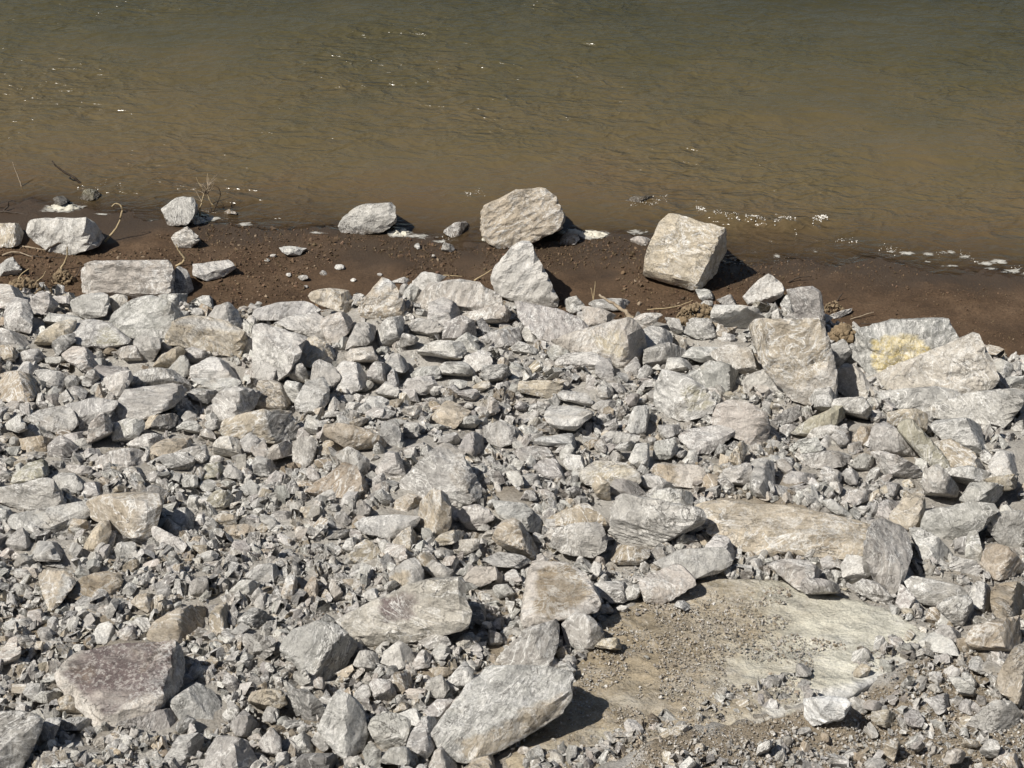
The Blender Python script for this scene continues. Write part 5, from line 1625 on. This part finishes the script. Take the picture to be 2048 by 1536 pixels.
def stuff_mesh(nm, Vl, Fl, Cl, Rl, smooth, mat, label, cat):
    me = mesh_np(nm, Vl, Fl, smooth)
    if smooth: me.set_sharp_from_angle(angle=math.radians(24))
    attr_col(me, 'Col', Cl); attr_vec(me, 'rp', Rl)
    return link(nm, me, mat, kind='stuff', label=label, cat=cat)
mp_ = []
for k in range(44):
    r_ = np.random.default_rng(7000 + k)
    nn = r_.normal(size=(int(r_.integers(8, 12)), 3)); nn /= np.linalg.norm(nn, axis=1)[:, None]
    nn = np.vstack([nn, -nn[:3]])
    dd = r_.uniform(.55, .95, len(nn))
    V, F, ax, S_ = rock_mesh(np.array([2.0, r_.uniform(1.2, 2.0), r_.uniform(.9, 1.6)]), 2, 8000 + k, 1.0, 2, 1.0, (nn, dd), np.zeros(3))
    V = V * np.array([1.15, r_.uniform(.7, 1.0), r_.uniform(.55, .95)])
    mp_.append((V / np.abs(V).max(), F))
q, t, px, py = rubble_points(5200, r1, lambda a, b, r: keep_cob(a, b, r) & outside_rocks(a, b, 0.86) & outside_rocks(a, b - 14, 0.84))
ssz = r1.uniform(14, 24, len(q)) * t / FPX
q[:, 2] += ssz * r1.uniform(0.0, 0.55, len(q))
qa, sa = around(800, r1, .09, .32, 2.2)
qa[:, 2] += sa * r1.uniform(-.1, .45, len(qa))
q = np.vstack([q, qa]); ssz = np.concatenate([ssz, sa])
A0_ = scatter(mp_, q, ssz, stone_cols(len(q), r1), r1, 0.7)
LOOSE_V.append(A0_[0]); LOOSE_F.append(A0_[1] + nv); LOOSE_C.append(A0_[2]); LOOSE_R.append(A0_[3])
stuff_mesh("smaller_rocks", np.vstack(LOOSE_V), np.vstack(LOOSE_F), np.vstack(LOOSE_C), np.vstack(LOOSE_R), True, M_ROCK, 'head-sized grey rocks wedged between the boulders', 'rocks')
stuff_mesh("loose_stones", *A1, False, M_ROCK, 'loose fist-sized grey stones filling gaps between larger rocks', 'stones')

r2 = np.random.default_rng(202)
sp = small_protos(40, 9, 9)
def keep_peb(px, py, r_):
    return ~in_poly(px, py, SLAB_PX) & outside_rocks(px, py, 0.9)
q, t, px, py = rubble_points(30000, r2, keep_peb)
ssz = np.clip(r2.lognormal(np.log(4.2), 0.42, len(q)), 1.8, 9) * t / FPX
q[:, 2] += ssz * r2.uniform(-0.2, 1.6, len(q))
Vp, Fp, Cp, Rp = scatter(sp, q, ssz, stone_cols(len(q), r2, 'gggbbmmtppnwd'), r2, 0.9)
me = mesh_np("gravel", Vp, Fp, False)
attr_col(me, 'Col', Cp); attr_vec(me, 'rp', Rp)
link("gravel", me, M_ROCK, kind='stuff', label='fine grey gravel between the rocks of the bank', cat='gravel')

# grit lying on the slab's dirt and in the dirt in front of it
r3 = np.random.default_rng(303)
n = 30000
px = r3.uniform(1010, 2060, n); py = r3.uniform(1150, 1560, n)
_sx, _sy = np.mean([p[0] for p in SLAB_PX]), np.mean([p[1] for p in SLAB_PX])
ins = in_poly(px, py, [(_sx + (x_ - _sx) * .95, _sy + (y_ - _sy) * .93) for x_, y_ in SLAB_PX])
zs = slab_point(px, py)
clus = fbm(zs * 4.0, 91, 3) - np.clip((px - 1520) / 260, -0.6, 1.2) * 0.8
ok = (ins & (clus > -0.25)) | (in_poly(px, py, DIRT) & ~in_poly(px, py, [(_sx + (x_ - _sx) * 1.02, _sy + (y_ - _sy) * 1.05) for x_, y_ in SLAB_PX]))
P_ = zs[ok]; gnd = base_height(P_[:, 0], P_[:, 1]); P_[:, 2] = gnd
ssz = np.clip(r3.lognormal(np.log(1.9), 0.5, len(P_)), 0.9, 6.5) * np.linalg.norm(P_ - CO[None], axis=1) / FPX
P_[:, 2] += ssz * 0.25 + 0.004
gc = stone_cols(len(P_), r3, 'nnnntnpg') * r3.uniform(0.75, 1.25, (len(P_), 1))
Vp, Fp, Cp, Rp = scatter(sp, P_, ssz, gc, r3, 0.6)
me = mesh_np("grit", Vp, Fp, False)
attr_col(me, 'Col', Cp); attr_vec(me, 'rp', Rp)
link("grit", me, M_ROCK, kind='stuff', label='brown grit scattered over the giant slab and dirt', cat='grit')

# crumbs of mud on the shore
r4 = np.random.default_rng(404)
n = 36000
x = r4.uniform(-6.6, 6.8, n); s = r4.uniform(0, 1, n)
ys, yt = shore(x), toe(x)
y = yt - 0.1 + s * (ys - yt + 0.15)
dens = fbm(p3(x, y) * 1.3, 95, 3) + 0.35 - np.clip((x - 2.4) / 2.0, 0, 1) * 0.55 - 0.5 * np.clip((s - 0.8) / 0.2, 0, 1)
ok = dens > 0.05
x, y = x[ok], y[ok]
ssz = np.clip(r4.lognormal(np.log(0.0075), 0.55, len(x)), 0.003, 0.034) * (1 - 0.45 * np.clip((x - 1.6) / 1.5, 0, 1))
P_ = p3(x, y, 0); P_[:, 2] = terrain(x, y) + ssz * 0.3
mc = np.array([[.11, .074, .046]]) * r4.uniform(0.55, 1.5, (len(x), 1)) * (1 + r4.uniform(-.06, .06, (len(x), 3)))
pale = r4.uniform(size=len(x)) < 0.035
mc[pale] = np.array([.26, .20, .14])
Vp, Fp, Cp, Rp = scatter(sp, P_, ssz, mc, r4, 0.8)
me = mesh_np("mud_crumbs", Vp, Fp, False)
attr_col(me, 'Col', Cp); attr_vec(me, 'rp', Rp)
m_crumb, t_, b_ = new_mat("mud_crumb"); g_ = NT(t_)
g_.l(g_.attr('Col', 'Color'), b_.inputs['Base Color']); b_.inputs['Roughness'].default_value = 0.8; b_.inputs['Specular IOR Level'].default_value = 0.2
link("mud_crumbs", me, m_crumb, kind='stuff', label='dark crumbs of mud scattered over the shore', cat='mud')

# ------------------------------------------------------------------ clods, foam, twigs
def clod(name, px, py, w, h, label, seed, n=46, col=None):
    n = n * 4
    """heap of small earth lumps: root of one thing"""
    r_ = np.random.default_rng(seed)
    B = hit([px], [py + h * 0.4])[0]; mpp = np.linalg.norm(B - CO) / FPX
    rx, rz = w * mpp / 2, h * mpp / 2
    a = r_.uniform(0, 2 * np.pi, n); rr = np.sqrt(r_.uniform(0, 1, n))
    p = np.stack([B[0] + np.cos(a) * rr * rx, B[1] + rz * 0.6 + np.sin(a) * rr * rz * 1.0, np.zeros(n)], 1)
    p[:, 2] = terrain(p[:, 0], p[:, 1]) + (1 - rr ** 2) * rz * 1.15
    sz = np.clip(r_.lognormal(np.log(0.13), 0.5, n), .05, .38) * rz * 1.2
    V, F, Cc, Rr = scatter(dp, p, sz, np.ones((n, 3)), r_, 1.0)
    o0 = np.array([B[0], B[1], V[:, 2].min()])
    me = mesh_np(name, V - o0, F, False)
    return link(name, me, M_CLOD, label, 'clod', 'earth clods along the rim of the rubble', loc=o0)

clod("earth_clod", 125, 553, 44, 40, 'round yellow-brown root clod left of the rectangular block', 1)
clod("earth_clod", 1392, 622, 90, 56, 'tan crumbly clod of dry grass below the tipped cube-shaped boulder', 2, 70)
clod("earth_clod", 1690, 668, 74, 66, 'knobbly brown clod beside the speckled mauve slab', 3, 60)
clod("earth_clod", 1668, 612, 44, 30, 'small brown clod above the thin grey slab on the right', 4, 30)
clod("earth_clod", 52, 562, 100, 50, 'brown grass mound at the left edge of the shore', 5, 80)

# foam: heaps of bubbles
FO = [(128, 416, 84, 22, 1.0), (98, 424, 40, 10, .5), (205, 428, 46, 8, .35), (398, 440, 30, 18, 1.0), (425, 436, 44, 12, .5), (492, 448, 46, 10, .4), (800, 466, 48, 22, 1.0), (838, 472, 70, 14, .6), (880, 482, 40, 10, .45),
      (1188, 468, 64, 22, 1.0), (1150, 462, 40, 12, .7), (1272, 462, 44, 14, .55), (1295, 480, 44, 12, .4), (968, 478, 12, 8, .7), (632, 470, 60, 12, .3),
      (1555, 510, 24, 14, .3), (1630, 502, 22, 10, .25), (1782, 501, 26, 9, .5), (1815, 504, 40, 9, .5), (1858, 506, 36, 10, .5), (1898, 503, 34, 9, .45), (1930, 512, 34, 9, .45), (1968, 526, 44, 12, .55), (2000, 522, 44, 12, .5), (2025, 542, 50, 12, .55),
      (1985, 536, 40, 8, .45), (1900, 530, 50, 8, .3), (1850, 522, 30, 8, .3), (2060, 548, 60, 12, .5), (1340, 478, 20, 12, .4)]
r5 = np.random.default_rng(505)
DV, DF, dn = [], [], 0
FV, FFc, FA, fn_ = [], [], [], 0
for q_, (fx, fy, fw, fh, den) in enumerate(FO):
    B = on_z([fx], [fy], 0.015)[0]; mpp = np.linalg.norm(B - CO) / FPX
    if den >= 0.65:                             # soft heap
        U, Fi = ICO[4]
        hgt = 0.022 + 0.05 * (den - 0.6)
        W_ = U.copy()
        rad = 1 + 0.55 * fbm(U * np.array([2.2, 2.2, .6]) + q_ * 7.1, 98, 4)
        W_[:, 0] *= fw * 0.34 * mpp * rad; W_[:, 1] *= fh * 0.6 * mpp * rad
        W_[:, 2] = np.where(U[:, 2] > 0, np.maximum(U[:, 2], 0) ** 0.8 * hgt * (0.65 + 0.5 * fbm(U * 3.5 + q_, 99, 3)), U[:, 2] * 0.01)
        W_ = W_ + np.array([B[0], B[1], 0]) + 0.004 * np.stack([vnoise(W_ * 60 + q_, 1), vnoise(W_ * 60, 2), vnoise(W_ * 60, 3)], 1)
        W_[:, 2] += np.maximum(terrain(W_[:, 0], W_[:, 1]), 0.0)
        DV.append(W_); DF.append(Fi + dn); dn += len(W_)
    gxs, gys = np.linspace(-1, 1, 15), np.linspace(-1, 1, 9)
    gv, gf = grid(gxs, gys, lambda a_, b_: a_ * 0)
    fal = np.clip(1 - np.hypot(gv[:, 0], gv[:, 1]), 0, 1) * (0.6 + 0.8 * den)
    gv = np.stack([B[0] + gv[:, 0] * fw * .85 * mpp, B[1] + gv[:, 1] * fh * 1.6 * mpp, gv[:, 2]], 1)
    gv[:, 2] = np.maximum(terrain(gv[:, 0], gv[:, 1]), water_z(gv[:, 0], gv[:, 1])) + 0.006 + 0.004 * fal
    FV.append(gv); FFc.append(gf + fn_); FA.append(fal); fn_ += len(gv)
me = mesh_np("foam", np.vstack(FV), np.vstack(FFc), True)
attr_f(me, 'fall', np.concatenate(FA))
m_film, t_, b_ = new_mat("foam_film"); g_ = NT(t_)
pos_ = g_.n('ShaderNodeNewGeometry').outputs['Position']
mp2 = g_.n('ShaderNodeMapping'); mp2.inputs['Scale'].default_value = (0.7, 1.2, 1.0); g_.l(pos_, mp2.inputs[0])
cov = g_.math('ADD', g_.noise(mp2.outputs[0], 11.0, 6, 0.7, 0.8), g_.math('MULTIPLY', g_.math('SUBTRACT', g_.attr('fall', 'Fac'), 0.58), 0.5))
alpha = g_.ramp(cov, [(0.50, 0.0), (0.58, 0.55), (0.72, 0.95)])
fine = g_.ramp(g_.noise(pos_, 130.0, 3, 0.7), [(0.3, 0.45), (0.55, 1.0)])
b_.inputs['Base Color'].default_value = (.60, .585, .53, 1); b_.inputs['Roughness'].default_value = 0.5
g_.l(g_.math('MULTIPLY', alpha, fine), b_.inputs['Alpha'])
g_.l(g_.bump(g_.noise(pos_, 90, 4, 0.7), 0.8, 0.01), b_.inputs['Normal'])
link("foam", me, m_film, kind='stuff', label='thin white foam smeared along the waterline', cat='foam')
me = mesh_np("foam_heap", np.vstack(DV), np.vstack(DF), True)
link("foam_heap", me, M_FOAM, kind='stuff', label='cream foam heaps beside the waterline boulders', cat='foam')
bead = [(ICO[2][0] * np.array([1, 1, .8]), ICO[2][1])]
# pale beads whose colour paints sun glints on the wavelet and waterline
GLINTS = [([1392, 1430, 1500, 1570, 1640, 1655], [420, 437, 448, 451, 446, 441], 700, .030, 1.0), ([1590, 1640, 1700, 1760], [466, 478, 484, 486], 130, .03, .9), ([1740, 1790, 1850, 1900, 1960, 2060], [496, 500, 506, 502, 520, 542], 330, .05, .85),
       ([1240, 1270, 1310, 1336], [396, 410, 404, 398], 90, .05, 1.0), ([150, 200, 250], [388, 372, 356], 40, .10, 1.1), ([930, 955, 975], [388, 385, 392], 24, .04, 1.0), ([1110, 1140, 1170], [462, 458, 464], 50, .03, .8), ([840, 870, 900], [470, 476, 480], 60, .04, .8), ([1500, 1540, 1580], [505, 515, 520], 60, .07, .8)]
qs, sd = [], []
for xs_, ys_, n, sp_, k_ in GLINTS:
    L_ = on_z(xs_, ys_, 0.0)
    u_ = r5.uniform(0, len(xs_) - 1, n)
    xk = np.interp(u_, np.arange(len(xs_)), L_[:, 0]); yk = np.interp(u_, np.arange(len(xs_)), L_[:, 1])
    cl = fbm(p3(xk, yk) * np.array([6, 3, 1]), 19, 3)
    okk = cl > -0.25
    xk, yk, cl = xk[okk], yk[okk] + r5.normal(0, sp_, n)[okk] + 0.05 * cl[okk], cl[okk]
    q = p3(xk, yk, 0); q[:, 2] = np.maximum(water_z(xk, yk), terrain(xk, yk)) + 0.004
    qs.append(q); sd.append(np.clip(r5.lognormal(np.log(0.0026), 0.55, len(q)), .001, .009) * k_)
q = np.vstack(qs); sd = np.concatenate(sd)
Vp, Fp, Cp, Rp = scatter(bead, q, sd, np.ones((len(q), 3)), r5, 0.2)
me = mesh_np("glint_beads", Vp, Fp, True)
m_glint, t_, b_ = new_mat("pale_glint")
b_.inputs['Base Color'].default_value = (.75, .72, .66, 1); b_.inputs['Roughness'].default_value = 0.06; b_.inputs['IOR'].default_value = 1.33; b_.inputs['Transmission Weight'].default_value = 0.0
link("glint_beads", me, m_glint, kind='stuff', label='pale beads standing in for sun glints on the wavelet and waterline', cat='glint_beads')

def tube(paths, taper, sides=6):
    """paths: list of (points (n,3), radius); tapered tubes in one mesh"""
    Vs, Fs, b = [], [], 0
    for pts, rad in paths:
        pts = np.asarray(pts, float)
        # resample smoothly
        tt = np.linspace(0, len(pts) - 1, max(len(pts) * 4, 6))
        q = np.stack([np.interp(tt, np.arange(len(pts)), pts[:, k]) for k in range(3)], 1)
        for _ in range(2):
            q[1:-1] = 0.25 * q[:-2] + 0.5 * q[1:-1] + 0.25 * q[2:]
        q = q + rad * 0.5 * np.stack([vnoise(q * 30, 1), vnoise(q * 30, 2), vnoise(q * 30, 3)], 1)
        n = len(q); tg = np.gradient(q, axis=0); tg /= np.linalg.norm(tg, axis=1)[:, None] + 1e-9
        u = np.cross(tg, np.array([0.3, 0.2, 1.0])); u /= np.linalg.norm(u, axis=1)[:, None] + 1e-9
        v = np.cross(tg, u)
        r = rad * (1 - (1 - taper) * np.linspace(0, 1, n)) * (1 + 0.18 * vnoise(q * 40, 4))
        an = np.arange(sides) / sides * 2 * np.pi
        ring = q[:, None] + r[:, None, None] * (np.cos(an)[None, :, None] * u[:, None] + np.sin(an)[None, :, None] * v[:, None])
        Vs.append(ring.reshape(-1, 3))
        for i in range(n - 1):
            for j in range(sides):
                a0 = b + i * sides + j; a1 = b + i * sides + (j + 1) % sides
                Fs.append((a0, a1, a1 + sides)); Fs.append((a0, a1 + sides, a0 + sides))
        b += n * sides
    return np.vstack(Vs), np.array(Fs)

def stalk(path, lean=0.25, foot=None):
    """pixel path from the foot upward -> points leaning slightly away, standing on the ground at the foot"""
    px = [p[0] for p in path]; py = [p[1] for p in path]
    B = hit([px[0]], [py[0]])[0]
    d = rays(px, py)
    out = []
    for k in range(len(path)):
        Y = B[1] + lean * (py[0] - py[k]) * np.linalg.norm(B - CO) / FPX
        tt = Y / d[k][1]; q = CO + d[k] * tt
        gz = terrain(np.array([q[0]]), np.array([q[1]]))[0]
        q[2] = max(q[2], gz + 0.004)
        out.append(q)
    return np.array(out)

def twig(name, path, rad, mat, label, cat='twig', lean=0.3, group='dead twigs along the shore', taper=0.45):
    rad = rad * 1.35
    P = stalk(path, lean)
    V, F = tube([(P, rad)], taper)
    me = mesh_np(name, V - P[0], F, True)
    return link(name, me, mat, label, cat, group, loc=P[0])

twig("twig", [(46, 384), (40, 362), (32, 344), (25, 324)], .006, M_WOOD, 'thin pale twig standing in the water at the far left')
twig("twig", [(172, 380), (150, 356), (128, 344), (113, 334), (104, 322)], .011, M_DARKWOOD, 'dark forked stick leaning out of the water above the wet olive stone')
twig("twig", [(235, 348), (243, 336), (248, 331), (259, 327)], .006, M_WOOD, 'short bent twig tip poking out of the water')
twig("root", [(210, 484), (228, 464), (241, 440), (245, 418), (240, 409), (230, 407), (224, 412)], .009, M_REED, 'hooked pale root curving up from the mud beside the long pale boulder', 'root', .25)
twig("twig", [(-20, 424), (10, 428), (35, 433), (58, 440)], .010, M_DARKWOOD, 'dark stick lying above the tan boulder at the left edge', 'twig', .9)
twig("twig", [(92, 506), (103, 492), (122, 485), (142, 486), (160, 492), (176, 501)], .009, M_DARKWOOD, 'dark arched twig over the front of the long pale boulder', 'twig', .1)
twig("twig", [(40, 494), (55, 504), (80, 507), (106, 509)], .009, M_WOOD, 'pale twig lying on mud in front of the long pale boulder', 'twig', .9)
twig("twig", [(-10, 464), (18, 474), (36, 486), (44, 496)], .008, M_DARKWOOD, 'dark twig crossing the tan boulder at the left edge', 'twig', .1)
twig("twig", [(122, 540), (130, 524), (135, 508), (134, 494)], .008, M_REED, 'pale stalk rising from the round root clod', 'twig', .25)
twig("root", [(352, 534), (362, 526), (371, 518), (362, 509), (357, 500), (353, 488)], .010, M_REED, 'crooked pale root standing by the rectangular block', 'root', .25)
twig("reed", [(1188, 604), (1185, 590), (1182, 576)], .005, M_REED, 'shorter dry reed stalk at the rim right of the white boulder', 'reed', .2)
twig("reed", [(1187, 604), (1189, 584), (1190, 563)], .005, M_REED, 'taller dry reed stalk at the rim right of the white boulder', 'reed', .2)
twig("stick", [(1268, 640), (1246, 620), (1222, 604), (1197, 590)], .016, M_WOOD, 'brown stick lying across the rim right of the white boulder', 'stick', .9)
twig("reed", [(1294, 620), (1330, 617), (1362, 611), (1386, 600)], .005, M_REED, 'long thin reed lying left of the dry grass clod', 'reed', .9)
twig("reed", [(948, 562), (966, 550), (984, 540)], .006, M_REED, 'thin reed leaning against the left side of the white boulder', 'reed', .5)
twig("reed", [(886, 551), (905, 554), (926, 558)], .005, M_REED, 'thin reed lying behind the crumbly beige mound', 'reed', .9)
twig("twig", [(1577, 566), (1590, 557), (1608, 553), (1624, 552)], .006, M_DARKWOOD, 'dark thin twig lying on mud above the perched grey rock', 'twig', .9)
twig("twig", [(1700, 640), (1722, 632), (1748, 624)], .005, M_WOOD, 'thin twig lying on mud right of the thin grey slab', 'twig', .9)
twig("twig", [(1722, 648), (1738, 652), (1752, 646)], .006, M_DARKWOOD, 'dark twig sticking out of the knobbly brown clod', 'twig', .6)
twig("twig", [(1674, 602), (1680, 592), (1685, 586)], .007, M_DARKWOOD, 'short dark stub standing on the small brown clod', 'twig', .2)
twig("twig", [(8, 424), (18, 410), (16, 402), (28, 400), (30, 403)], .007, M_DARKWOOD, 'dark curled twig behind the tan boulder at the left edge', 'twig', .3)

for k_, (pth, rad_, mt_, lb_) in enumerate([
    ([(60, 512), (78, 520), (104, 524), (128, 520)], .006, M_DARKWOOD, 'dark thin root trailing over mud below the long pale boulder'),
    ([(4, 512), (22, 504), (44, 506), (66, 516)], .008, M_WOOD, 'pale crooked stick on mud at the far left'),
    ([(140, 566), (156, 548), (162, 530)], .005, M_DARKWOOD, 'short dark stalk right of the round root clod'),
    ([(36, 560), (44, 546), (58, 538)], .006, M_REED, 'pale stub rising from the brown grass mound'),
    ([(70, 566), (84, 556), (92, 542)], .005, M_REED, 'thin stalk at the right of the brown grass mound'),
    ([(1352, 640), (1372, 624), (1388, 606)], .005, M_REED, 'dry stem leaning out of the dry grass clod'),
    ([(1400, 640), (1416, 626), (1436, 618)], .005, M_WOOD, 'thin stick at the right side of the dry grass clod'),
    ([(1860, 700), (1884, 694), (1912, 692)], .004, M_WOOD, 'fine twig lying on the right-hand mud')]):
    twig("twig", pth, rad_, mt_, lb_, 'twig', .7)

# dead shrub by the rounded grey boulder: stems and fine twigs
def dead_shrub():
    B = hit([404], [434])[0]
    e = bpy.data.objects.new("dead_shrub", None); C.objects.link(e); e.location = B
    e['label'] = 'leafless pale shrub with fine twigs beside the rounded grey boulder'; e['category'] = 'shrub'
    def stem(nm, paths, rads, mat, lean):
        L = [(stalk(p, lean), r) for p, r in zip(paths, rads)]
        L = [(q - B, r) for q, r in L]
        V, F = tube(L, 0.4)
        link(nm, mesh_np(nm, V, F, True), mat, parent=e)
    stem("stem", [[(401, 434), (399, 420), (404, 404), (409, 388), (407, 378), (398, 366), (392, 354)]], [.010], M_REED, .2)
    stem("stem", [[(430, 416), (420, 402), (415, 388), (416, 372), (417, 356), (415, 346)]], [.008], M_REED, .2)
    stem("stem", [[(426, 424), (436, 404), (442, 388), (436, 374), (426, 370)]], [.006], M_DARKWOOD, .2)
    B0 = [(404, 404), (409, 388), (415, 388), (416, 372)]
    r_ = random.Random(5); paths = []
    for k in range(34):
        s = r_.choice(B0); a = r_.uniform(math.pi * 0.2, math.pi * 0.95); ln = r_.uniform(10, 30)
        mx, my = s[0] + math.cos(a) * ln * .5 + r_.uniform(-3, 3), s[1] - math.sin(a) * ln * .5
        paths.append([(404, 434)] and [s, (mx, my), (s[0] + math.cos(a) * ln + r_.uniform(-4, 4), s[1] - math.sin(a) * ln)])
    Yb = B[1] + 0.05
    L = []
    for p in paths:
        dd = rays([q[0] for q in p], [q[1] for q in p]); dy = r_.uniform(-.06, .10)
        L.append((np.array([CO + dd[k] * ((Yb + dy * k) / dd[k][1]) for k in range(3)]) - B, .0035))
    V, F = tube(L, 0.4, 4)
    link("twigs", mesh_np("twigs", V, F, True), M_WOOD, parent=e)['kind'] = 'stuff'
dead_shrub()
print("tris", sum(len(o.data.polygons) * (2 if len(o.data.polygons) and o.data.polygons[0].loop_total == 4 else 1) for o in sc.objects if o.type == 'MESH'))
